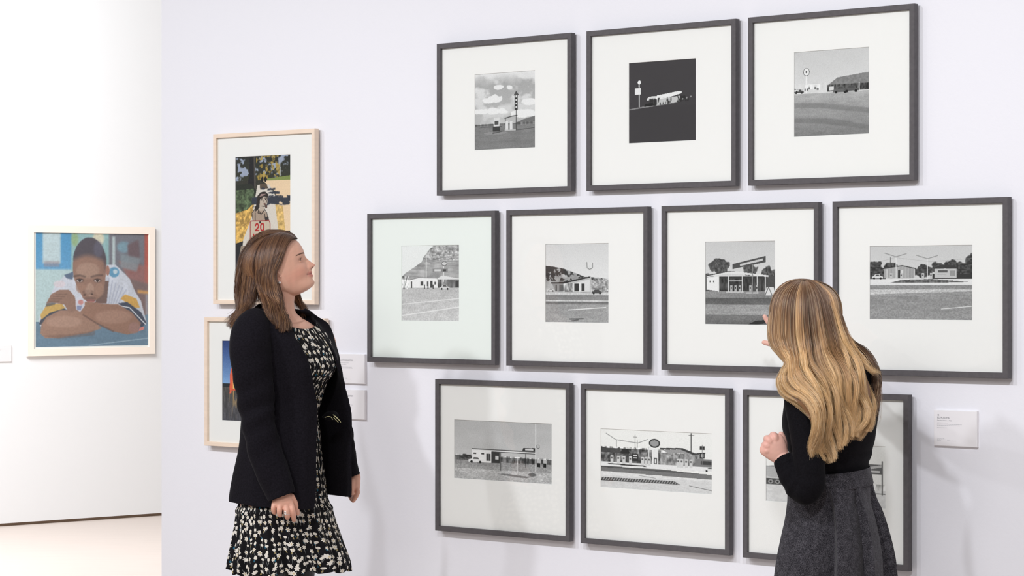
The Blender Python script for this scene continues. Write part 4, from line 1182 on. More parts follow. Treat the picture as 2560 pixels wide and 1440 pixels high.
def hair_sheet(guides, n, seed, colour, T=40, depth=0.03, locks=30, clump=.55, wave=0.0, wave_from=.4, wave_n=2.5,
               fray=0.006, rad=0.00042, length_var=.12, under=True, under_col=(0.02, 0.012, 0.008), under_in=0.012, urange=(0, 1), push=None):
    G = guide_field(guides, T); g = len(G); r = np.random.RandomState(seed)
    t = np.linspace(0, 1, T)
    def path(u):
        x = np.clip(u, 0, 1) * (g - 1); i = np.minimum(x.astype(int), g - 2); f = (x - i)[:, None, None]
        # smooth interpolation across guides
        f = f
        return G[i] * (1 - f) + G[i + 1] * f
    u = r.rand(n) * (urange[1] - urange[0]) + urange[0]; v = r.rand(n) ** 1.3
    layer = (v * 3).astype(int)
    lk = np.floor(u * locks + layer * .37).astype(int)
    lc = (lk + .5 - layer * .37) / locks
    rl = np.random.RandomState(seed + 1); ph = rl.rand(locks + 3, 3, 4)[np.clip(lk, 0, locks + 2), layer.clip(0, 2)]
    P0 = path(u); Pc = path(np.clip(lc, 0, 1))
    k = (clump * np.clip(t * 1.4 - .15, 0, 1) ** 1.2); k = (k + (.94 - k) * np.clip((t - .8) / .2, 0, 1) * (.5 if clump > .5 else 0))[None, :, None]
    P = P0 * (1 - k) + Pc * k
    Tn = np.gradient(P, axis=1); Tn /= np.linalg.norm(Tn, axis=2)[..., None] + 1e-9
    side = np.cross(Tn, np.array([0, 1.0, 0])); side /= np.linalg.norm(side, axis=2)[..., None] + 1e-9
    away = np.array([0, 1.0, 0])
    P = P + away * (v * depth)[:, None, None]
    wamp = np.clip((t - wave_from) / (1 - wave_from), 0, 1) ** .6
    w = np.sin(t[None] * wave_n * 6.28 + ph[:, 0:1] * 2.2 + u[:, None] * 5) * wamp[None] * wave * (.6 + .8 * ph[:, 1:2])
    wd = np.cos(t[None] * wave_n * 6.28 + ph[:, 0:1] * 2.2 + u[:, None] * 5) * wamp[None] * wave * 1.0
    lo = (ph[:, 2:3] - .5) * .010 * np.sin(t * 3.1)[None]
    jit = r.randn(n, 1) * fray * (.25 + t[None] * 1.0); jd = r.randn(n, 1) * fray * .7 * (.3 + t[None])
    cv = np.sin(t[None] * 6.28 * (1 + r.rand(n, 1) * 1.5) + r.rand(n, 1) * 6.28) * .0016 * t[None]
    P = P + side * (w + lo + jit + cv)[..., None] + away * (wd + jd)[..., None]
    if push is not None: P = push(P, (1.0 + (1 - v) * .055 + r.rand(n) * .012)[:, None] * np.ones((1, T)))
    # uneven lengths
    L = (1 - r.rand(n) ** 2 * length_var) * (1 - .55 * length_var * ph[:, 1]); s = t[None] * L[:, None] * (T - 1); i = np.minimum(s.astype(int), T - 2); f = (s - i)[..., None]
    idx = np.arange(n)[:, None]; P = P[idx, i] * (1 - f) + P[idx, i + 1] * f
    cols = colour(u, v, t[None] * L[:, None], ph, r)
    V, Q, C = strands(P, rad * (.7 + .6 * r.rand(n)), cols)
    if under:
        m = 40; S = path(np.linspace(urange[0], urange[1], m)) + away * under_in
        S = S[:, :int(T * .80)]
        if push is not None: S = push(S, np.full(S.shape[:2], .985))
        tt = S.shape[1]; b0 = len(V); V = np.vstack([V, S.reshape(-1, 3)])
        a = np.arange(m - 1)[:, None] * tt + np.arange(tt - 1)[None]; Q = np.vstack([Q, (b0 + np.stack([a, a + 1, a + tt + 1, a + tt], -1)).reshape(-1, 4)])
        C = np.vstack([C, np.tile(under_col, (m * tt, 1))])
    return V, Q, C

def pusher(xf, inv, c=(3, 0, 28), rad=(110.5, 79.5, 108.5)):
    """keep hair outside the skull"""
    c = np.array(c, float); rad = np.array(rad, float)
    def f(P, k):
        sh = P.shape; h = inv(P.reshape(-1, 3)); d = (h - c) / rad; q = (np.abs(d) ** 2.5).sum(1) ** .4; k = k.reshape(-1) * 1.015
        m = (q < k) & (h[:, 2] > -45); g = h.copy()
        lift = np.clip((h[:, 2] + 45) / 40, 0, 1)[m, None]
        g[m] = h[m] + (c + (h[m] - c) / q[m, None] * k[m, None] - h[m]) * lift
        return xf(g * .001).reshape(sh)
    return f

def hair_object(name, sheets, parent):
    V, Q, C, o = [], [], [], 0
    for (v, q, c) in sheets:
        V.append(v); Q.append(q + o); C.append(c); o += len(v)
    return fast_mesh(name, np.vstack(V), np.vstack(Q), MAT['hair'], parent, True, np.clip(np.vstack(C), 0, 1))

# ================================================================== the woman in the black jacket
ZL = 8.82
pL = empty('person', (at(715, 720, ZL).x, ZL, 0))
tag(pL, 'person in a black jacket over a floral dress, brown hair, looking up in profile', 'person')
def addP(o):                       # keep world placement when parenting to an empty that is not at the origin
    return o
def set_parent(root):
    """children were built in world coordinates: shift their data once to the root's frame"""
    off = Matrix.Translation(-root.location)
    for ch in root.children:
        if ch.type == 'MESH': ch.data.transform(off)
        for g in ch.children:
            if g.type == 'MESH': g.data.transform(off)

TH = math.radians(26)
EAR = np.array(at(700.4, 690, ZL))
YAW = math.radians(2)
def xfL(P):
    """head frame -> room: forward is +x tipped up, left is away from the camera"""
    P = np.atleast_2d(P); f, l, u = P[:, 0], P[:, 1], P[:, 2]
    X = f * math.cos(TH) - u * math.sin(TH); Z = f * math.sin(TH) + u * math.cos(TH); Y = l
    c, s = math.cos(YAW), math.sin(YAW)
    return EAR + np.stack([X * c - Y * s, X * s + Y * c, Z], -1)
def invL(C):
    d = C - EAR; c, s = math.cos(YAW), math.sin(YAW)
    X = d[:, 0] * c + d[:, 1] * s; Y = -d[:, 0] * s + d[:, 1] * c; Z = d[:, 2]
    return np.stack([X * math.cos(TH) + Z * math.sin(TH), Y, -X * math.sin(TH) + Z * math.cos(TH)], -1) * 1000

FY = math.radians(38)
fw = np.array([math.cos(FY), -math.sin(FY), 0]); rt = np.array([-math.sin(FY), -math.cos(FY), 0])

def Lp(px, py, dz, r, r2=None): p = at(px, py, ZL + dz); return [p.x, p.y, p.z, r, r if r2 is None else r2]

body = [head_piece(xfL)] + ear_pieces(xfL, -1) + ear_pieces(xfL, 1)
# neck
body.append(round_limb([Lp(704, 705, 0, .052, .050), Lp(700, 730, 0, .053, .051), Lp(696, 760, 0, .055, .052), Lp(696, 788, 0, .064, .064), Lp(700, 812, 0, .085, .09)], 20, 28))
def oval(px, py, fh, bh, lh, shift=0.0, n=48, p=2.2, dz=0.0):
    c = np.array(at(px, py, ZL + dz)) + fw * shift
    th = np.linspace(0, 2 * math.pi, n, endpoint=False); co, si = np.cos(th), np.sin(th)
    cc = np.sign(co) * np.abs(co) ** (2 / p); ss = np.sign(si) * np.abs(si) ** (2 / p)
    return c + fw[None] * np.where(co > 0, fh, bh)[:, None] * cc[:, None] + rt[None] * (lh * ss)[:, None]
TOR = [ # px, py, front, back, half width
 (700, 786, .045, .045, .05), (704, 798, .064, .055, .085), (708, 812, .080, .068, .118), (714, 832, .092, .082, .145), (722, 862, .115, .095, .158),
 (728, 900, .128, .095, .150), (725, 940, .115, .092, .138), (720, 990, .092, .085, .125), (718, 1045, .085, .085, .122), (712, 1110, .09, .10, .145),
 (708, 1180, .10, .115, .168), (706, 1240, .10, .11, .172), (706, 1290, .09, .10, .168)]
def spline_rows(rows, m):
    return crom(np.array(rows, float), m)
R = np.array([oval(r[0], r[1], r[2], r[3], r[4]) for r in spline_rows(TOR, 50)])
body.append(rings_mesh(R))
# legs down to the shoes
for sgn, ox in ((1, -6), (-1, 14)):
    def leg(py, off, r, f=0.0):
        c = np.array(at(706, py, ZL)) + rt * (off * sgn) + fw * f; return [*c, r, r]
    zfoot = 720 + (CAMH - .09) * F / ZL
    body.append(round_limb([leg(1250, .085, .088), leg(1330, .088, .080), leg(1430, .080, .060), leg(1500, .075, .050, .005), leg(1580, .075, .052, -.012), leg(1680, .072, .040, -.01), leg(zfoot - 25, .070, .030), leg(zfoot, .07, .032)], 40, 24))
# arms
SHr = [(648, 828, -.125, .045), (628, 850, -.165, .056), (628, 900, -.175, .050), (634, 960, -.18, .043), (642, 1030, -.18, .040), (655, 1090, -.19, .038), (675, 1160, -.205, .033), (700, 1222, -.22, .026), (706, 1240, -.22, .026)]
body.append(round_limb([Lp(a, b, c, r, r * .95) for a, b, c, r in SHr], 40, 20))
SHl = [(775, 828, .12, .042), (800, 850, .16, .052), (815, 910, .19, .046), (832, 980, .19, .040), (845, 1050, .18, .038), (860, 1110, .165, .034), (876, 1170, .15, .027), (884, 1196, .145, .026)]
body.append(round_limb([Lp(a, b, c, r, r * .95) for a, b, c, r in SHl], 40, 20))
# near (right) hand: back of the hand to the camera, fingers hanging and curled under
body.append(round_limb([Lp(706, 1238, -.22, .027, .020), Lp(706, 1250, -.228, .034, .019), Lp(706, 1261, -.232, .038, .017)], 14, 24))
FING = [ # base, knuckle, joint, tip : (px, py, dz) and radius
 ([(727, 1258, -.232), (731.5, 1276, -.243), (734, 1291, -.232), (734.8, 1300, -.218)], .0093),
 ([(715, 1261, -.234), (717, 1277, -.250), (718, 1290, -.243), (718.5, 1294.5, -.222)], .0097),
 ([(701, 1260, -.232), (699, 1273, -.248), (699, 1285, -.240), (700, 1288, -.222)], .0092),
 ([(688, 1257, -.228), (684, 1268, -.240), (684.5, 1279, -.233), (687, 1282, -.218)], .0083)]
for pts, r in FING:
    body.append(round_limb([Lp(*pts[0], r * 1.05), Lp(*pts[1], r * 1.08), Lp(*pts[2], r * .98), Lp(*pts[3], r * .85)], 18, 16))
body.append(round_limb([Lp(727, 1243, -.215, .014), Lp(736, 1258, -.205, .0125), Lp(741, 1272, -.20, .0105), Lp(744, 1283, -.205, .0085)], 18, 16))
# far (left) hand: thumb side towards us, index finger hanging, the rest curled behind it
body.append(round_limb([Lp(884, 1192, .145, .022, .024), Lp(885, 1207, .14, .023, .030), Lp(887, 1222, .138, .0185, .033)], 14, 24))
body.append(round_limb([Lp(891, 1222, .118, .010), Lp(893.5, 1231, .112, .0095), Lp(888, 1243, .112, .009), Lp(883, 1251.5, .116, .0078)], 18, 16))
body.append(round_limb([Lp(890, 1224, .135, .010), Lp(891, 1236, .133, .0095), Lp(884, 1246, .138, .009), Lp(879, 1248, .145, .008)], 18, 16))
body.append(round_limb([Lp(889, 1224, .152, .010), Lp(888, 1236, .152, .009), Lp(880, 1243, .158, .0085), Lp(876, 1243, .165, .008)], 18, 16))
body.append(round_limb([Lp(887, 1222, .168, .009), Lp(885, 1231, .170, .008), Lp(878, 1237, .176, .0075), Lp(874, 1236, .18, .007)], 18, 16))
body.append(round_limb([Lp(880, 1204, .118, .0125), Lp(878, 1216, .105, .011), Lp(879, 1226, .100, .0098), Lp(881, 1233, .10, .008)], 18, 16))

SK = lin((224, 174, 151)); 
def skinL(C):
    h = invL(C); f, l, u = h.T; al = np.abs(l)
    col = np.tile(SK, (len(C), 1))
    def mixc(m, c): 
        nonlocal col
        m = np.clip(m, 0, 1)[:, None]; col = col * (1 - m) + lin(c) * m
    inhead = (f > 40) & (u > -95) & (u < 110)
    mixc(.5 * gauss(al - 48, 24) * gauss(u + 22, 24) * (f > 15), (222, 148, 128))     # cheek
    mixc(.5 * gauss(al, 12) * gauss(u + 18, 12) * (f > 105), (222, 150, 132))          # nose tip
    mixc(.35 * np.clip((-u - 55) / 30, 0, 1) * (f > 10) * (f < 110), (214, 162, 140))
    cu = -41 + (al / 25) ** 2 * 4.5
    mixc(.35 * np.exp(-((al - (17 + (-22 - u) * .6)) / 2.2) ** 2) * gauss(u + 34, 10) * (f > 60), (160, 100, 84))  # shading of the nose-to-mouth fold, painted into the skin colour
    lip = np.exp(-(al / 24.0) ** 6) * (np.exp(-((u - (cu + 3.6)) / 4.6) ** 4) + np.exp(-((u - (cu - 5.2)) / 5.8) ** 4)) * (f > 74)
    mixc(lip * .8, (198, 112, 104))
    mixc(np.exp(-(al / 28) ** 8) * gauss(u - cu, 1.8) * (f > 70) * .9, (120, 56, 54))
    br = 37 + (al - 28) * .10 - np.clip(al - 40, 0, 20) ** 2 * .02
    mixc(.35 * gauss(u - br, 2.2) * (al > 14) * (al < 52) * (f > 60) * np.clip((56 - al) / 16, 0, 1), (116, 82, 66))  # brow hair stubble
    mixc(.9 * gauss(al - 8.5, 4.0) * gauss(u + 23.5, 2.6) * (f > 104), (92, 42, 38))  # dark of the nostril, painted on the closed surface
    mixc(.28 * gauss(al - 31, 13) * gauss(u - 10, 8) * (f > 70), (176, 112, 100))
    # hands a little redder
    z = C[:, 2]; hand = np.clip((1.03 - z) / .04, 0, 1) * (z > .7)
    mixc(.35 * hand, (218, 158, 138))
    # tights
    leg = (z < .9) & (np.hypot(C[:, 0] - at(706, 1300, ZL).x, C[:, 1] - ZL) < .2) & (z < .82)
    col[leg] = (0.012, 0.011, 0.012)
    col *= (1 + 0.05 * vnoise(C, 60, 3))[:, None]
    return col
bodyL = union('body', body, 0.0017, 0.5, MAT['skin'], pL, skinL, iters=3)

# eyes, brow hairs, ear stud
for s_ in (-1, 1): make_eye(xfL, s_, pL, gaze=(1, 0, .35), pos=(79.5, 29, 17.5), r=10.2)
rb = np.random.RandomState(4)
def brow(side):
    n = 150; al = 15 + 30 * rb.rand(n); u = 36.5 + (al - 28) * .10 - np.clip(al - 40, 0, 20) ** 2 * .02 + rb.randn(n) * 1.0
    # follow the forehead surface
    fbase = np.interp(u, HEAD_ROWS[:, 0], HEAD_ROWS[:, 1]); w = 74.5
    f = -4 + (fbase + 4) * np.clip(1 - (al / w) ** 2, 0, 1) ** .5 + 2.6 * gauss(al - 27, 17)
    P = []
    for q in np.linspace(0, 1, 4):
        a2 = al + q * 6.0; f2 = -4 + (fbase + 4) * np.clip(1 - (a2 / w) ** 2, 0, 1) ** .5 + 2.6 * gauss(a2 - 27, 17)
        P.append(np.stack([f2 + .5 + q * .5, a2 * side, u + q * (2.2 - (al - 15) * .09)], -1))
    P = np.stack(P, 1) * .001; sh = P.shape
    P = xfL(P.reshape(-1, 3)).reshape(sh)
    V, Q, C = strands(P, np.full(n, .00028), np.tile(lin((138, 102, 82)), (n, 4, 1)))
    fast_mesh('eyebrow', V, Q, MAT['hair'], pL, True, C)
brow(-1); brow(1)
for s_ in (-1, 1):
    c = xfL(np.array([[-8, 79.5 * s_, -22]]) * .001)[0]; V, Fc = blob(c, (.0042, .0042, .0042)); mesh('pearl_earring', V, Fc, MAT['pearl'], pL, True)

# rings on the middle finger
def finger_ring(cx, cy, dz, r, rr):
    c = np.array(at(cx, cy, ZL + dz)); R = []
    for a in np.linspace(0, 2 * math.pi, 28, endpoint=False):
        o = np.array([math.cos(a), math.sin(a), 0.0]); ph = np.linspace(0, 2 * math.pi, 8, endpoint=False)
        R.append(c + o[None] * r + (o[None] * np.cos(ph)[:, None] + np.array([0, 0, 1.6])[None] * np.sin(ph)[:, None]) * rr)
    R = np.array(R); m, n, _ = R.shape; V = R.reshape(-1, 3); Fc = [(a * n + k, a * n + (k + 1) % n, ((a + 1) % m) * n + (k + 1) % n, ((a + 1) % m) * n + k) for a in range(m) for k in range(n)]
    return V, Fc
V, Fc = finger_ring(716.6, 1279.5, -.2485, .0106, .0013); mesh('ring', V, Fc, MAT['silver'], pL, True)
V, Fc = finger_ring(716.7, 1282, -.248, .0107, .0013); mesh('ring', V, Fc, MAT['silver'], pL, True)
V, Fc = finger_ring(716.8, 1284.5, -.2475, .0106, .0013); mesh('ring', V, Fc, MAT['silver'], pL, True)

# ---- dress
MAT['sash_edge'] = M('sash_edge', lin((190, 184, 140)), .8, .1)
DR = [ # px, py, front, back, half width
 (712, 822, .098, .085, .120), (718, 845, .112, .095, .160), (724, 870, .134, .1, .164), (729, 905, .150, .1, .160), (728, 930, .146, .098, .152), (723, 960, .118, .095, .142), (720, 1000, .100, .092, .132),
 (716, 1042, .090, .092, .128), (712, 1085, .100, .105, .145), (711, 1140, .110, .100, .150), (710, 1200, .122, .108, .162), (709, 1248, .130, .116, .174), (711, 1272, .138, .130, .186), (715, 1310, .150, .138, .198), (720, 1355, .168, .150, .214), (724, 1395, .184, .160, .228), (725, 1422, .190, .164, .232)]
rows = spline_rows(DR, 150); n = 420
th = np.linspace(-math.pi, math.pi, n)          # seam at the back
R = np.zeros((len(rows), n, 3)); UV = np.zeros((len(rows), n, 2)); rr = np.random.RandomState(8)
for i, r in enumerate(rows):
    c = np.array(at(r[0], r[1], ZL)); k = np.clip((r[1] - 1070) / 370, 0, 1); t2 = np.clip((r[1] - 1268) / 170, 0, 1)
    co, si = np.cos(th), np.sin(th)
    fold = .0015 * np.sin(th * 43 + 1) * np.clip((1120 - r[1]) / 60, 0, 1) + k * (.007 * np.sin(th * 11 + .6 + k) + .004 * np.sin(th * 19 + 2) + .0025 * np.sin(th * 31)) \
        + (t2 ** 1.2) * (.010 * np.sin(th * 14 + 1.1 * t2) + .006 * np.sin(th * 23 + 1)) + .004 * gauss(r[1] - 1272, 5)
    F_ = np.where(co > 0, r[2], r[3]) + fold; Lh = r[4] + fold
    R[i] = c + fw[None] * (F_ * co)[:, None] + rt[None] * (Lh * si)[:, None]
    R[i, :, 2] += t2 * (.008 * np.sin(th * 14 + 2.2) + .006 * np.sin(th * 3 + .5)) * (t2 > .3)
    UV[i, :, 0] = th / (2 * math.pi) * 1.25; UV[i, :, 1] = -r[1] / 720.0
# neckline: lower at the front, rising to the shoulders
neck = np.clip(1 - np.arange(len(rows)) / 22.0, 0, 1)[:, None]
R[:, :, 2] += neck * (.045 * (1 - np.cos(th)) / 2 + .02 * np.abs(np.sin(th)) ** 2)[None]
V, Fc = rings_mesh(R, cap=False, closed=False)
dress = mesh('dress', V, Fc, MAT['floral'], pL, True, UV.reshape(-1, 2))
md = dress.modifiers.new('thickness', 'SOLIDIFY'); md.thickness = .0015; md.offset = 0

# sash tie in the same cloth at the waist
def ribbon(pts, w, name, mat, parent, tilt=(0, 1, 0)):
    P = crom(np.array([[*at(a, b, ZL + c), ww] for a, b, c, ww in pts]), 30); C = P[:, :3]
    T = np.gradient(C, axis=0); T /= np.linalg.norm(T, axis=1)[:, None]; S = np.cross(T, np.asarray(tilt, float)); S /= np.linalg.norm(S, axis=1)[:, None] + 1e-9
    nrm = np.cross(T, S); R = []
    for q in range(len(C)):
        hw = P[q, 3] * w
        R.append([C[q] - S[q] * hw, C[q] + nrm[q] * .003, C[q] + S[q] * hw, C[q] - nrm[q] * .002])
    V, Fc = rings_mesh(np.array(R)); uv = [(v[0] * 2.5 + v[1] * 2.5, v[2] * .6) for v in V]
    return mesh(name, V, Fc, mat, parent, True, uv)
ribbon([(806, 1044, -.06, .5), (818, 1036, -.07, 1), (834, 1034, -.08, 1.2), (842, 1042, -.08, 1), (832, 1048, -.07, .8), (812, 1047, -.06, .4)], .008, 'sash_bow', MAT['black_knit'], pL)
for e in ([(812, 1044, -.085), (820, 1041, -.092), (828, 1043, -.095), (832, 1049, -.095)], [(833, 1037, -.092), (841, 1044, -.098), (848, 1051, -.098)], [(834, 1043, -.092), (840, 1050, -.098), (846, 1056, -.098)], [(838, 1040, -.092), (846, 1048, -.099), (852, 1056, -.099)]):
    V, Fc = limb([Lp(*q, .0011) for q in e], 14, 8); mesh('sash_fringe', V, Fc, MAT['sash_edge'], pL, True)

# ---- jacket: an open shell of cloth and two sleeves, one garment
JK = [ # py, centre px, half width, back depth, near edge px, near a, far edge px, far a
 (776, 694, .070, .062, 724, .040, 762, .030), (786, 697, .115, .078, 727, .062, 776, .045), (797, 702, .155, .090, 730, .085, 784, .06), (810, 707, .182, .100, 734, .105, 793, .075), (828, 713, .190, .108, 743, .122, 804, .090),
 (849, 720, .187, .112, 753, .140, 816, .105), (870, 725, .182, .115, 767, .155, 831, .125), (895, 728, .178, .116, 781, .170, 843, .14), (920, 728, .174, .116, 789, .182, 851, .15), (950, 725, .170, .115, 795, .186, 861, .16),
 (1000, 720, .165, .115, 801, .190, 873, .17), (1045, 717, .165, .120, 800, .190, 879, .18), (1110, 713, .172, .122, 801, .195, 880, .19), (1170, 711, .180, .136, 800, .200, 880, .20), (1220, 709, .186, .145, 798, .205, 880, .205), (1243, 708, .190, .147, 795, .205, 879, .205)]
rows = spline_rows(JK, 120); nC = 140; R = np.zeros((len(rows), nC, 3))
for i, (py, cx, L, D, xn, an, xf_, af) in enumerate(rows):
    c = np.array(at(cx, py, ZL)); s = F / ZL
    rn = (an * fw[0] - (xn - cx) / s) / (-rt[0])          # lateral position of the near edge
    rf = (af * fw[0] - (xf_ - cx) / s) / (-rt[0])
    ctl = [(an, rn), (an * .82 + .01, (rn + L * .92) * .5), (.055, L * .95), (0, L), (-D * .70, L * .84), (-D, L * .40), (-D * 1.02, 0), (-D, -L * .40), (-D * .70, -L * .84), (0, -L), (.055, min(-L * .97, rf * .6)), (af * .75, (rf * 1.0 - L * .9) * .5 if rf > -L * .9 else rf * .98), (af, rf)]
    Q = crom(np.array(ctl), nC)
    k = np.clip((py - 860) / 380, 0, 1); q = np.linspace(0, 1, nC)
    fold = .004 * k * np.sin(q * 22 + py * .01) + .0025 * np.sin(q * 9 + py * .035)
    R[i] = c + fw[None] * Q[:, :1] + rt[None] * Q[:, 1:] + (rt[None] * np.sign(Q[:, 1:]) * fold[:, None])
    zz = np.zeros(nC)
    if i > 90: zz = -(i - 90) / 30 * .030 * np.clip(1 - q * 2.0, 0, 1) + (i - 90) / 30 * (.0 * q)
    back = gauss(q - .5, .22); zz = zz + np.clip(1 - i / 16, 0, 1) * back * .028     # collar stands higher at the nape
    R[i, :, 2] += zz
Vo, Fo = rings_mesh(R, cap=False, closed=False)
me = bpy.data.meshes.new('t'); me.from_pydata([tuple(v) for v in Vo], [], Fo)
tmp = bpy.data.objects.new('t', me); COL.objects.link(tmp); sd = tmp.modifiers.new('s', 'SOLIDIFY'); sd.thickness = .0075; sd.offset = -1
dg = bpy.context.evaluated_depsgraph_get(); m2 = bpy.data.meshes.new_from_object(tmp.evaluated_get(dg))
shell = ([tuple(v.co) for v in m2.vertices], [tuple(p.vertices) for p in m2.polygons]); bpy.data.objects.remove(tmp)
def sleeve(rows_, seed):
    P = crom(np.array([Lp(a, b, c, w / 720, d) for a, b, c, w, d in rows_]), 90); C = P[:, :3]
    T = np.gradient(C, axis=0); T /= np.linalg.norm(T, axis=1)[:, None]
    B = np.array([0, 1.0, 0]) - T * T[:, 1:2]; B /= np.linalg.norm(B, axis=1)[:, None]; A = np.cross(T, B)
    th = np.linspace(0, 2 * math.pi, 64, endpoint=False); R = []
    for i in range(len(C)):
        t = i / (len(C) - 1)
        e = .0035 * gauss(t - .55, .22) * np.sin(t * 55 + th * 1.5 + seed) + .002 * np.sin(t * 17 + th * 2 + seed)
        R.append(C[i] + A[i] * (np.cos(th) * (P[i, 3] + e))[:, None] + B[i] * (np.sin(th) * (P[i, 4] + e))[:, None])
    inner = [C[i] + A[i] * (np.cos(th) * (P[i, 3] - .006))[:, None] + B[i] * (np.sin(th) * (P[i, 4] - .006))[:, None] for i in range(len(C) - 1, len(C) - 12, -1)]
    return rings_mesh(np.array(R + inner))
near = sleeve([(655, 800, -.09, 26, .03), (640, 809, -.12, 40, .055), (630, 830, -.15, 49, .068), (626, 862, -.172, 53, .068), (628, 900, -.18, 52, .064), (633, 945, -.185, 48, .060), (638, 985, -.185, 45, .056),
               (641, 1025, -.185, 43, .054), (646, 1060, -.19, 42, .053), (655, 1100, -.195, 42, .052), (668, 1145, -.205, 41, .049), (685, 1190, -.215, 39, .046), (699, 1227, -.22, 37, .043), (705, 1243, -.222, 36, .042)], 0)
far = sleeve([(755, 800, .08, 22, .03), (775, 815, .11, 32, .05), (792, 845, .14, 40, .06), (806, 890, .16, 40, .058), (822, 950, .165, 38, .053), (834, 1010, .165, 37, .05), (843, 1060, .16, 35, .048), (855, 1110, .15, 31, .044), (868, 1150, .145, 26, .04), (878, 1182, .14, 21, .036), (881, 1191, .14, 20, .035)], 3)
jacket = union('jacket', [shell, near, far], .0032, .5, MAT['black_wool'], pL, iters=4)
# stitched seams and hem edge of the jacket sleeve join
# shoes
def shoe(c, d, name, parent, heel=.05):
    d = np.array(d, float); d /= np.linalg.norm(d); s = np.array([d[1], -d[0], 0]); z0 = heel
    prof = [(-.055, .030, .02 + z0 * .9, .085 + z0), (-.02, .034, .018 + z0 * .8, .075 + z0), (.05, .036, .008 + z0 * .4, .055 + z0 * .5), (.11, .043, .002, .042), (.15, .040, .001, .036), (.185, .022, .002, .024), (.197, .006, .006, .014)]
    P = crom(np.array(prof), 30); R = []
    th = np.linspace(0, 2 * math.pi, 24, endpoint=False)
    for (x, w, zb, zt) in P:
        R.append(np.array(c) + d * x + s[None] * (np.cos(th) * w)[:, None] + np.array([0, 0, 1])[None] * ((zb + zt) / 2 + np.sin(th) * (zt - zb) / 2)[:, None])
    V, Fc = rings_mesh(np.array(R)); hV, hF = limb([[*(np.array(c) - d * .03 + np.array([0, 0, z0 + .03])), .022, .022], [*(np.array(c) - d * .032 + np.array([0, 0, z0 * .5])), .016, .016], [*(np.array(c) - d * .033), .013, .013]], 8, 14, (0, 1, .01))
    o = len(V); V = list(V) + list(hV); Fc = list(Fc) + [tuple(i + o for i in f) for f in hF]
    return mesh(name, V, Fc, MAT['leather'], parent, True)
cL = np.array([at(706, 1500, ZL).x, ZL, 0])
for sgn in (1, -1): shoe(cL + rt * (.07 * sgn), fw, 'shoe', pL)

# ---- hair
def hcolL(u, v, t, ph, r):
    n, T = t.shape
    dark, mid, lite = lin((66, 42, 31)), lin((128, 87, 59)), lin((200, 152, 106))
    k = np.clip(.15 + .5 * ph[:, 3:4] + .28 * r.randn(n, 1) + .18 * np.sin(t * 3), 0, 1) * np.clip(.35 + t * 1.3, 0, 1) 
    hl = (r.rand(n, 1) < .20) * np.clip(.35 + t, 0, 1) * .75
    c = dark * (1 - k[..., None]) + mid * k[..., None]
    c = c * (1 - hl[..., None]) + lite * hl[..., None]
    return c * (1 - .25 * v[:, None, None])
def G(*p): return list(p)
a = ZL
near_front = [
 G((741, 597, a - .01), (728, 603, a - .035), (714, 616, a - .066), (705, 636, a - .082), (697, 658, a - .088), (687, 678, a - .092), (685, 700, a - .096), (693, 727, a - .100), (702, 748, a - .11), (704, 768, a - .13), (710, 792, a - .15), (720, 812, a - .16), (716, 834, a - .165)),
 G((728, 592, a - .005), (716, 602, a - .045), (705, 625, a - .075), (692, 650, a - .088), (683, 675, a - .092), (680, 702, a - .097), (688, 730, a - .10), (703, 757, a - .12), (706, 785, a - .15), (712, 812, a - .165), (712, 838, a - .17)),
 G((712, 589, a), (698, 603, a - .045), (686, 630, a - .076), (679, 660, a - .088), (675, 695, a - .095), (679, 730, a - .10), (690, 762, a - .13), (698, 792, a - .155), (704, 815, a - .168), (703, 836, a - .17)),
 G((697, 587, a), (680, 604, a - .045), (668, 632, a - .073), (661, 665, a - .085), (658, 700, a - .092), (663, 732, a - .10), (677, 762, a - .13), (688, 790, a - .155), (696, 812, a - .168), (694, 828, a - .17)),
 G((684, 586, a), (664, 605, a - .042), (650, 635, a - .067), (643, 670, a - .078), (642, 705, a - .086), (648, 735, a - .10), (662, 762, a - .13), (676, 785, a - .155), (686, 802, a - .165), (688, 816, a - .168))]
near_back = [
 G((684, 586, a), (662, 604, a - .040), (645, 635, a - .062), (637, 670, a - .070), (634, 705, a - .074), (632, 735, a - .08), (634, 758, a - .09), (632, 772, a - .10), (628, 780, a - .11)),
 G((674, 585, a), (650, 604, a - .035), (630, 635, a - .052), (622, 670, a - .058), (619, 705, a - .06), (618, 740, a - .065), (617, 765, a - .08), (609, 783, a - .10), (596, 797, a - .10), (584, 815, a - .10)),
 G((664, 586, a), (638, 604, a - .028), (617, 632, a - .038), (608, 665, a - .040), (604, 700, a - .04), (602, 740, a - .045), (601, 768, a - .06), (593, 788, a - .08), (580, 806, a - .08), (573, 830, a - .08)),
 G((658, 588, a), (630, 602, a - .01), (608, 630, a - .01), (599, 662, a - .01), (595, 700, a - .01), (594, 740, a - .01), (594, 765, a - .02), (586, 783, a - .04), (573, 796, a - .05), (562, 810, a - .05))]
far_side = [
 G((741, 597, a + .005), (728, 588, a + .02), (700, 582, a + .04), (668, 588, a + .06), (640, 610, a + .07), (625, 650, a + .08), (620, 700, a + .08), (625, 760, a + .08)),
 G((741, 597, a + .01), (722, 590, a + .03), (700, 592, a + .07), (690, 620, a + .09), (690, 670, a + .10), (700, 720, a + .10), (720, 755, a + .10), (745, 790, a + .08))]
far_fall = [
 G((715, 660, a + .09), (722, 700, a + .10), (733, 735, a + .085), (742, 757, a + .07), (752, 778, a + .06), (758, 802, a + .05)),
 G((718, 660, a + .09), (730, 700, a + .10), (742, 733, a + .09), (751, 752, a + .08), (763, 768, a + .07), (766, 790, a + .06))]
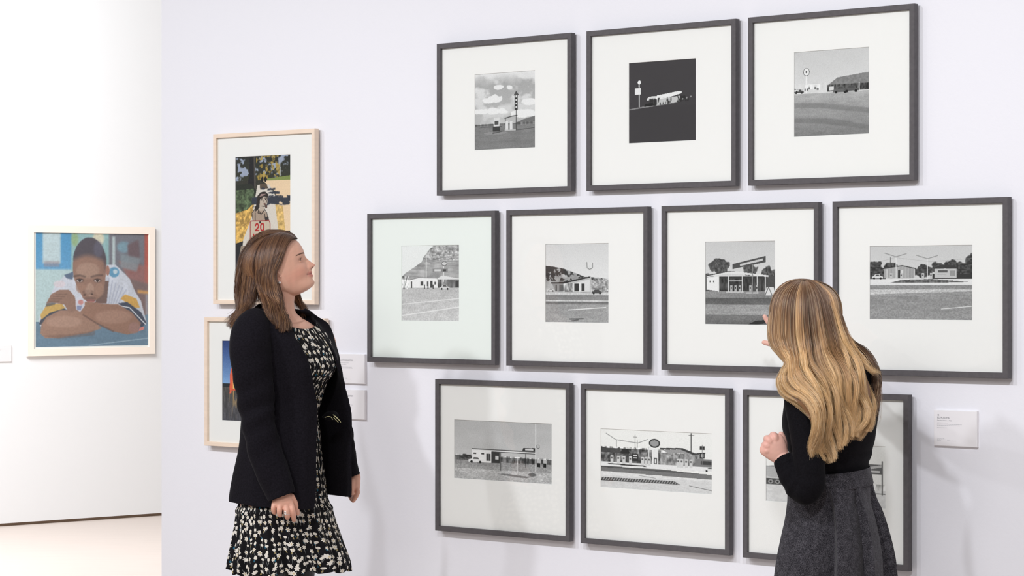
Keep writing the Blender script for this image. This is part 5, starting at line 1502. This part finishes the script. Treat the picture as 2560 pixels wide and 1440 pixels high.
top = [
 G((743, 597, a - .004), (730, 591, a - .012), (712, 588, a - .014), (690, 586, a - .014), (668, 588, a - .016), (645, 598, a - .02), (625, 613, a - .02), (608, 640, a - .02)),
 G((742, 597, a + .01), (734, 587, a + .018), (716, 580.5, a + .02), (694, 577.5, a + .02), (670, 579, a + .018), (646, 589, a + .01), (624, 604, a + .0), (607, 628, a - .0))]
pushL = pusher(xfL, invL)
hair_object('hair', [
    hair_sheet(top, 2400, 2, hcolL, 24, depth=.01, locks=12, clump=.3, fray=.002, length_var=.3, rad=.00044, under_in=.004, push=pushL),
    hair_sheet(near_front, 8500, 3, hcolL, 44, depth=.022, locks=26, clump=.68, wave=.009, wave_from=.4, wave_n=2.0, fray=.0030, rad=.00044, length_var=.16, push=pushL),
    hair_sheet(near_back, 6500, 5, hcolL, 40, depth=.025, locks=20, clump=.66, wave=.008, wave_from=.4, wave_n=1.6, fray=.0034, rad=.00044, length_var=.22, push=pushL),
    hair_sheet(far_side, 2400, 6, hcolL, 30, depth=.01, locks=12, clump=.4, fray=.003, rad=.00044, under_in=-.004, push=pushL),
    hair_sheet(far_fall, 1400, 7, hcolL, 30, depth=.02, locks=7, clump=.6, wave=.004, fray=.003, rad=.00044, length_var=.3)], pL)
set_parent(pL)

# ================================================================== the woman in the grey skirt, seen from behind
ZR = 7.47
pR = empty('person', (at(2078, 720, ZR).x, ZR, 0))
tag(pR, 'person with long wavy blonde hair, black top and grey pleated skirt, seen from behind', 'person')
fw2 = np.array([-.7071, .7071, 0]); rt2 = np.array([.7071, .7071, 0])
def Rp(px, py, dz, r, r2=None): p = at(px, py, ZR + dz); return [p.x, p.y, p.z, r, r if r2 is None else r2]
def ovalR(px, py, fh, bh, lh, n=56, p=2.2, extra=None):
    c = np.array(at(px, py, ZR)); th = np.linspace(0, 2 * math.pi, n, endpoint=False); co, si = np.cos(th), np.sin(th)
    cc = np.sign(co) * np.abs(co) ** (2 / p); ss = np.sign(si) * np.abs(si) ** (2 / p)
    e = 0 if extra is None else extra
    return c + fw2[None] * ((np.where(co > 0, fh, bh) + e) * cc)[:, None] + rt2[None] * ((lh + e) * ss)[:, None]

HY = math.radians(140); TP = math.radians(8)     # the head looks left and away, chin a little raised
EARR = np.array(at(2013, 813, ZR))
hf = np.array([math.cos(HY) * math.cos(TP), math.sin(HY) * math.cos(TP), math.sin(TP)])
hl = np.array([-math.sin(HY), math.cos(HY), 0]); hu = np.cross(hf, hl)
HM = np.stack([hf, hl, hu]) * .93
def xfR(P): return EARR + np.atleast_2d(P) @ HM
def invR(C): return (C - EARR) @ HM.T * (1000 / .93 ** 2)

body = [head_piece(xfR, 1.0, True)] + ear_pieces(xfR, -1) + ear_pieces(xfR, 1)
body.append(round_limb([Rp(2022, 830, 0, .052), Rp(2032, 856, 0, .050), Rp(2048, 885, 0, .056), Rp(2062, 905, 0, .075)], 20, 28))
TR = [(2062, 888, .05, .05, .05), (2070, 902, .066, .062, .10), (2079, 920, .080, .080, .145), (2083, 945, .095, .092, .155), (2085, 1000, .115, .098, .152), (2083, 1060, .128, .094, .145),
      (2080, 1100, .110, .095, .135), (2078, 1150, .092, .084, .125), (2075, 1190, .085, .082, .120), (2080, 1230, .082, .085, .118), (2086, 1290, .088, .10, .130), (2088, 1350, .08, .09, .125)]
body.append(rings_mesh(np.array([ovalR(*r) for r in crom(np.array(TR), 46)])))
cR = np.array([at(2086, 720, ZR).x, ZR, 0.0])
for sgn in (1, -1):
    def leg(z, off, r, f=0.0): c = cR + rt2 * (off * sgn) + fw2 * f + np.array([0, 0, z]); return [*c, r, r]
    body.append(round_limb([leg(.90, .068, .068), leg(.80, .072, .066), leg(.62, .078, .056), leg(.50, .072, .050, .01), leg(.40, .07, .051, -.01), leg(.22, .07, .037, -.012), leg(.12, .068, .030), leg(.09, .068, .032)], 40, 24))
LA = [(2006, 962, -.115, .040), (2003, 990, -.13, .042), (2008, 1060, -.145, .041), (2018, 1140, -.165, .038), (2024, 1205, -.175, .036), (2012, 1228, -.17, .036), (1990, 1208, -.155, .035), (1968, 1170, -.135, .030), (1953, 1142, -.12, .0255)]
body.append(round_limb([Rp(a_, b_, c_, r_, r_ * .95) for a_, b_, c_, r_ in LA], 50, 20))
RA = [(2150, 952, .10, .038), (2150, 965, .20, .038), (2125, 975, .34, .038), (2080, 945, .42, .036), (2020, 890, .50, .030), (1982, 858, .54, .0235), (1975, 852, .55, .023)]
body.append(round_limb([Rp(a_, b_, c_, r_, r_ * .95) for a_, b_, c_, r_ in RA], 50, 20))
# near (left) hand: a loose fist, back of the hand towards us
body.append(round_limb([Rp(1953, 1143, -.12, .026, .020), Rp(1943, 1130, -.125, .034, .018), Rp(1931, 1114, -.128, .041, .016), Rp(1925, 1107, -.126, .040, .015)], 16, 24))
for (kx, ky, px_, py_, r) in ((1937, 1093, 1931, 1086, .0108), (1923, 1101, 1916, 1095, .0112), (1917, 1114, 1909.5, 1112, .0106), (1916, 1127, 1911, 1128, .0095)):
    ddx, ddy = px_ - kx, py_ - ky
    body.append(round_limb([Rp((kx + 1945) / 2, (ky + 1128) / 2, -.128, r * .95), Rp(kx, ky, -.133, r * 1.08), Rp(kx + ddx * .75, ky + ddy * .75, -.112, r), Rp(kx + ddx * .6, ky + ddy * .6 + 4, -.086, r * .92), Rp(kx + 8, ky + 9, -.078, r * .85)], 22, 16))
body.append(round_limb([Rp(1957, 1128, -.108, .014), Rp(1958, 1108, -.10, .0125), Rp(1956, 1094, -.10, .0105), Rp(1953, 1086, -.10, .009)], 18, 16))
# far (right) hand raised towards the picture: index up, thumb out, the others relaxed behind the head
body.append(round_limb([Rp(1985, 860, .53, .024, .020), Rp(1966, 846, .555, .036, .015), Rp(1948, 832, .575, .038, .014)], 14, 24))
for pts in ([(1945, 824, .58, .0098), (1928, 813, .595, .0092), (1918, 801, .60, .0084), (1911.5, 791, .60, .0074)],
            [(1946, 830, .59, .0098), (1934, 826, .62, .0088), (1930, 820, .64, .0078), (1929, 816, .65, .007)],
            [(1950, 840, .59, .0095), (1938, 842, .62, .0085), (1934, 842, .645, .0078), (1935, 840, .655, .007)],
            [(1956, 848, .585, .0085), (1946, 853, .61, .0075), (1942, 856, .63, .007), (1943, 857, .64, .0062)],
            [(1966, 856, .54, .012), (1943, 862, .555, .0098), (1924, 859, .56, .0090), (1910, 856, .565, .0078)]):
    body.append(round_limb([Rp(*p) for p in pts], 18, 16))
SKR = lin((224, 176, 160))
def skinR(C):
    h = invR(C); f, l, u = h.T; al = np.abs(l)
    col = np.tile(SKR, (len(C), 1))
    def mixc(m, c):
        nonlocal col
        m = np.clip(m, 0, 1)[:, None]; col = col * (1 - m) + lin(c) * m
    mixc(.5 * gauss(al - 46, 20) * gauss(u + 20, 22) * (f > 30), (214, 144, 130))
    cu = -41 + (al / 25) ** 2 * 4.5
    mixc(np.exp(-(al / 23.0) ** 6) * gauss(u - cu, 6) * (f > 88) * .8, (190, 104, 100))
    mixc(.6 * gauss(u - 37, 2.8) * (al > 14) * (al < 52) * (f > 60), (150, 116, 88))
    # knuckles
    for (a_, b_, c_) in ((1937, 1091, -.133), (1922, 1100, -.133), (1916, 1113, -.133), (1915, 1126, -.13)):
        p = np.array(at(a_, b_, ZR + c_)); mixc(.4 * np.exp(-(np.linalg.norm(C - p, axis=1) / .011) ** 2), (214, 140, 134))
    col[(C[:, 2] < .8)] = (0.012, 0.011, 0.012)
    col *= (1 + 0.05 * vnoise(C, 60, 5))[:, None]
    return col
union('body', body, 0.0023, .5, MAT['skin'], pR, skinR, iters=3)
for s_ in (-1, 1): make_eye(xfR, s_, pR, pos=(79, 30, 17.5), gaze=(1, 0, .1), r=11.2)
# nails seen on the thumb of the near hand
# ---- knitted top
TK = [(2055, 868, .050, .050, .052), (2062, 888, .060, .058, .066), (2070, 900, .075, .07, .115), (2079, 917, .090, .090, .158), (2083, 945, .105, .103, .168), (2086, 1000, .130, .108, .160), (2083, 1060, .142, .103, .153),
      (2080, 1105, .124, .104, .143), (2079, 1150, .102, .092, .134), (2076, 1195, .094, .089, .128), (2076, 1215, .093, .088, .127)]
R = []
th56 = np.linspace(0, 2 * math.pi, 96, endpoint=False)
for r in crom(np.array(TK), 80):
    e = .0025 * gauss(r[1] - 1155, 35) * np.sin(r[1] * .16 + 2.2 * np.sin(th56)) + .0012 * np.sin(th56 * 5 + r[1] * .02)
    R.append(ovalR(*r, n=96, extra=e))
torso = rings_mesh(np.array(R))
def sleeveR(rows_, seed, T=100):
    P = crom(np.array([Rp(a_, b_, c_, w, d) for a_, b_, c_, w, d in rows_]), T); C = P[:, :3]
    Tg = np.gradient(C, axis=0); Tg /= np.linalg.norm(Tg, axis=1)[:, None]
    B = np.array([0, 1.0, 0]) - Tg * Tg[:, 1:2]; B /= np.linalg.norm(B, axis=1)[:, None]; A = np.cross(Tg, B)
    th = np.linspace(0, 2 * math.pi, 64, endpoint=False); R = []
    for i in range(T):
        t = i / (T - 1); e = .0025 * gauss(t - .68, .14) * np.sin(t * 70 + th * 1.2 + seed) + .0015 * gauss(t - .93, .06) * np.sin(t * 160 + th)
        R.append(C[i] + A[i] * (np.cos(th) * (P[i, 3] + e))[:, None] + B[i] * (np.sin(th) * (P[i, 4] + e))[:, None])
    inner = [C[i] + A[i] * (np.cos(th) * (P[i, 3] - .005))[:, None] + B[i] * (np.sin(th) * (P[i, 4] - .005))[:, None] for i in range(T - 1, T - 10, -1)]
    return rings_mesh(np.array(R + inner))
nearR = sleeveR([(2035, 925, -.09, .03, .04), (2012, 935, -.105, .048, .052), (2004, 960, -.118, .054, .052), (2004, 1000, -.13, .051, .050), (2011, 1060, -.145, .0465, .046), (2019, 1120, -.16, .045, .044), (2024, 1175, -.17, .0455, .043),
                 (2021, 1213, -.172, .0475, .043), (2007, 1221, -.167, .045, .042), (1993, 1208, -.158, .041, .040), (1978, 1185, -.145, .038, .037), (1967, 1162, -.135, .035, .033), (1958, 1146, -.125, .032, .030)], 0)
farR = sleeveR([(2140, 920, .06, .03, .04), (2160, 938, .10, .050, .052), (2158, 960, .20, .048, .047), (2125, 975, .34, .043, .042), (2080, 945, .42, .040, .039), (2020, 890, .50, .033, .033), (1993, 868, .53, .028, .028)], 2)
union('knitted_top', [torso, nearR, farR], .0032, .5, MAT['black_knit'], pR, iters=4)

# ---- skirt
SR = [(1198, 2077, .141), (1213, 2078, .1445), (1253, 2083, .147), (1293, 2088, .158), (1343, 2090, .173), (1393, 2090.5, .185), (1440, 2090, .191), (1560, 2090, .210), (1700, 2090, .222)]
rows = crom(np.array(SR, float), 130); n = 560; th = np.linspace(0, 2 * math.pi, n, endpoint=False); R = []; UV = []
for (py, cx, Lw) in rows:
    k = np.clip((py - 1205) / 60, 0, 1) ** .8; k2 = np.clip((py - 1205) / 300, 0, 1)
    N_ = 9; ph = (th + .05 * np.sin(th * 2)) / (2 * math.pi) * N_ + .22
    fr = ph - np.floor(ph)
    saw = np.where(fr < .955, fr / .955, (1 - fr) / .045)                 # knife pleats: a long run up, a sharp step back
    fold = k * (.021 + .032 * k2) * (saw - .80) + k2 * .006 * np.sin(th * 7 + 1)
    c = np.array(at(cx, py, ZR)); co, si = np.cos(th), np.sin(th)
    back = .82 + .10 * np.clip((py - 1205) / 60, 0, 1)
    R.append(c + fw2[None] * ((np.where(co > 0, Lw * .80, Lw * back * .92) + fold) * co)[:, None] + rt2[None] * ((Lw + fold) * si)[:, None])
V, Fc = rings_mesh(np.array(R), cap=False)
sk = mesh('skirt', V, Fc, MAT['tweed'], pR, True)
md = sk.modifiers.new('thickness', 'SOLIDIFY'); md.thickness = .002; md.offset = -1
R = []
for (py, e) in ((1172, .000), (1173, .0022), (1190, .0028), (1205, .0032), (1213, .0030), (1214, .0005)):
    cx = 2076 + (py - 1172) * .10; c = np.array(at(cx, py, ZR)); tht = np.linspace(0, 2 * math.pi, 160, endpoint=False); co, si = np.cos(tht), np.sin(tht)
    Lw = .131 + (py - 1172) * .00015 + e * .35; o = c + fw2[None] * (np.where(co > 0, Lw * .80, Lw * .80) * co)[:, None] + rt2[None] * (Lw * si)[:, None]
    o[:, 2] += -.012 * co * 0 + .010 * np.clip(si, -1, 1); R.append(o)
V, Fc = rings_mesh(np.array(R), cap=False); wb = mesh('waistband', V, Fc, MAT['tweed'], pR, True)
# zip pull / side fastening on the right
zb = [(2166, 1178), (2168, 1190), (2170, 1203), (2173, 1218)]
V, Fc = limb([[*at(a_, b_, ZR + .0), .0028, .002] for a_, b_ in zb], 12, 8); mesh('side_zip', V, Fc, MAT['black_knit'], pR, True)
for sgn in (1, -1): shoe(cR + rt2 * (.068 * sgn), fw2, 'shoe', pR, .06)

# ---- blonde hair
def hcolR(u, v, t, ph, r):
    n, T = t.shape
    root, mid, gold, pale = lin((122, 90, 66)), lin((200, 157, 112)), lin((240, 202, 148)), lin((255, 234, 198))
    band = np.exp(-((u - .56) / .11) ** 2)[:, None] * .8 + np.exp(-((u - .80) / .06) ** 2)[:, None] * .75
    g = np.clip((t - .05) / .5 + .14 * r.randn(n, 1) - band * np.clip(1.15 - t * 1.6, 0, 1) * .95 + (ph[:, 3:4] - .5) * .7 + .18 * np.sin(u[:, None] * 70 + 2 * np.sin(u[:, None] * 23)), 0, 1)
    a1 = np.clip(g * 2, 0, 1)[..., None]; a2 = np.clip(g * 2 - 1, 0, 1)[..., None]
    c = root * (1 - a1) + mid * a1; c = c * (1 - a2) + gold * a2
    hl_ = ((r.rand(n, 1) < .18) * np.clip(.35 + t, 0, 1) * (1 - .6 * band))[..., None]
    c = c * (1 - hl_ * .8) + pale * hl_ * .8
    lo_ = ((r.rand(n, 1) < .12) * .4)[..., None]; c = c * (1 - lo_) + lin((128, 88, 56)) * lo_
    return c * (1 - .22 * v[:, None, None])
b = ZR
mainR = [
 G((1990, 702, b - 0.020), (1966, 713, b - 0.030), (1943, 732, b - 0.035), (1931, 758, b - 0.040), (1927, 795, b - 0.045), (1924, 830, b - 0.050), (1931, 864, b - 0.060), (1950, 886, b - 0.087), (1965, 908, b - 0.131), (1957, 930, b - 0.175), (1950, 950, b - 0.190), (1962, 978, b - 0.205), (1990, 1000, b - 0.225), (2014, 1028, b - 0.235), (2032, 1060, b - 0.245), (2040, 1095, b - 0.232), (2040, 1130, b - 0.216), (2055, 1178, b - 0.205)),
 G((1996, 702, b - 0.030), (1978, 712, b - 0.055), (1960, 732, b - 0.070), (1951, 762, b - 0.080), (1947, 800, b - 0.085), (1946, 836, b - 0.090), (1954, 868, b - 0.100), (1968, 895, b - 0.137), (1976, 920, b - 0.179), (1975, 948, b - 0.205), (1988, 978, b - 0.220), (2012, 1004, b - 0.235), (2034, 1035, b - 0.245), (2048, 1070, b - 0.236), (2052, 1105, b - 0.222), (2052, 1136, b - 0.215), (2062, 1184, b - 0.210)),
 G((2002, 702, b - 0.040), (1992, 714, b - 0.070), (1982, 738, b - 0.090), (1977, 770, b - 0.100), (1976, 810, b - 0.105), (1978, 850, b - 0.110), (1986, 885, b - 0.126), (1996, 920, b - 0.184), (2006, 952, b - 0.210), (2022, 985, b - 0.225), (2042, 1018, b - 0.225), (2058, 1050, b - 0.213), (2066, 1085, b - 0.210), (2064, 1120, b - 0.210), (2068, 1174, b - 0.210)),
 G((2008, 702, b - 0.045), (2006, 716, b - 0.080), (2003, 742, b - 0.100), (2003, 780, b - 0.115), (2004, 820, b - 0.120), (2008, 860, b - 0.125), (2016, 900, b - 0.157), (2028, 935, b - 0.205), (2044, 970, b - 0.208), (2060, 1004, b - 0.196), (2076, 1038, b - 0.185), (2084, 1070, b - 0.190), (2082, 1102, b - 0.195), (2080, 1152, b - 0.200)),
 G((2014, 702, b - 0.045), (2020, 716, b - 0.080), (2026, 742, b - 0.100), (2031, 780, b - 0.115), (2036, 820, b - 0.125), (2042, 860, b - 0.130), (2052, 900, b - 0.153), (2064, 935, b - 0.165), (2078, 968, b - 0.160), (2092, 1000, b - 0.165), (2102, 1034, b - 0.170), (2104, 1064, b - 0.175), (2098, 1092, b - 0.180), (2092, 1120, b - 0.180)),
 G((2020, 701, b - 0.045), (2034, 714, b - 0.075), (2048, 740, b - 0.095), (2058, 778, b - 0.110), (2066, 820, b - 0.120), (2075, 860, b - 0.130), (2086, 898, b - 0.135), (2098, 932, b - 0.140), (2112, 962, b - 0.145), (2126, 992, b - 0.150), (2134, 1024, b - 0.155), (2130, 1056, b - 0.160), (2120, 1086, b - 0.160), (2116, 1114, b - 0.160)),
 G((2026, 701, b - 0.040), (2048, 713, b - 0.065), (2068, 738, b - 0.080), (2081, 776, b - 0.095), (2092, 820, b - 0.105), (2103, 856, b - 0.115), (2116, 890, b - 0.120), (2130, 922, b - 0.125), (2146, 952, b - 0.130), (2156, 982, b - 0.130), (2158, 1014, b - 0.135), (2152, 1046, b - 0.140), (2144, 1076, b - 0.140), (2136, 1110, b - 0.140)),
 G((2031, 701, b - 0.030), (2058, 713, b - 0.050), (2080, 738, b - 0.060), (2095, 774, b - 0.070), (2106, 812, b - 0.080), (2119, 846, b - 0.090), (2133, 878, b - 0.095), (2148, 906, b - 0.100), (2162, 932, b - 0.105), (2174, 962, b - 0.105), (2180, 996, b - 0.105), (2178, 1030, b - 0.110), (2168, 1062, b - 0.110), (2158, 1090, b - 0.110))]
flickR = [
 G((2100, 780, b - .07), (2112, 830, b - .08), (2130, 868, b - .09), (2150, 898, b - .095), (2170, 922, b - .10), (2190, 928, b - .10), (2206, 921, b - .09)),
 G((2106, 790, b - .06), (2120, 836, b - .07), (2138, 870, b - .08), (2157, 898, b - .085), (2176, 918, b - .09), (2196, 932, b - .09), (2212, 944, b - .085))]
shoulderR = [
 G((2110, 830, b - .04), (2134, 862, b - .04), (2158, 882, b - .03), (2178, 912, b - .04), (2190, 955, b - .05), (2188, 1000, b - .08), (2184, 1050, b - .09), (2176, 1085, b - .09)),
 G((2110, 826, b - .03), (2138, 856, b - .03), (2166, 874, b - .02), (2188, 908, b - .02), (2198, 950, b - .03), (2199, 1000, b - .06), (2196, 1045, b - .07), (2190, 1070, b - .07))]
pushR = pusher(xfR, invR)
frontR = [G((2018, 701, b + .0), (1982, 708, b + .03), (1955, 728, b + .05), (1938, 756, b + .04), (1931, 790, b + .02), (1929, 826, b + .0), (1938, 860, b - .01), (1956, 886, b - .04), (1970, 912, b - .06)),
          G((2016, 702, b - .01), (1976, 709, b - .01), (1950, 729, b - .01), (1935, 757, b - .02), (1928, 792, b - .03), (1926, 828, b - .04), (1934, 862, b - .05), (1953, 886, b - .07), (1967, 908, b - .09))]
farR_ = [G((1998, 701, b + .0), (2040, 704, b + .02), (2066, 722, b + .04), (2082, 760, b + .05), (2085, 810, b + .05), (2090, 860, b + .05)),
         G((2004, 702, b - .02), (2052, 709, b - .02), (2078, 732, b - .02), (2095, 770, b - .02), (2104, 812, b - .03), (2116, 850, b - .04))]
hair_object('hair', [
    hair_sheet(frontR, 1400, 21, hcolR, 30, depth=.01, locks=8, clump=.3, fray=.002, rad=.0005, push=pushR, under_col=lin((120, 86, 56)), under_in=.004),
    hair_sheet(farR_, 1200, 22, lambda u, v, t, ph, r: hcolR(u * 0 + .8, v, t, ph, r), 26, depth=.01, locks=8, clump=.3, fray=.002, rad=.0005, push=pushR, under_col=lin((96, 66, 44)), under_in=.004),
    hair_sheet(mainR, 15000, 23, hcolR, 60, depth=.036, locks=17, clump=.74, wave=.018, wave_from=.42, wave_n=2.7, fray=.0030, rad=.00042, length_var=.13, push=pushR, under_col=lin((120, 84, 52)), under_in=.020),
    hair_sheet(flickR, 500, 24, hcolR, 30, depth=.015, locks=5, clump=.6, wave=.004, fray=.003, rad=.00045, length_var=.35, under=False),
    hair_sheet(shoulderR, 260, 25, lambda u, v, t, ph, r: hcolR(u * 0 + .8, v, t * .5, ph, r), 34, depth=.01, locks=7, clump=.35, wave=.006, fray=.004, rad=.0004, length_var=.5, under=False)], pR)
set_parent(pR)
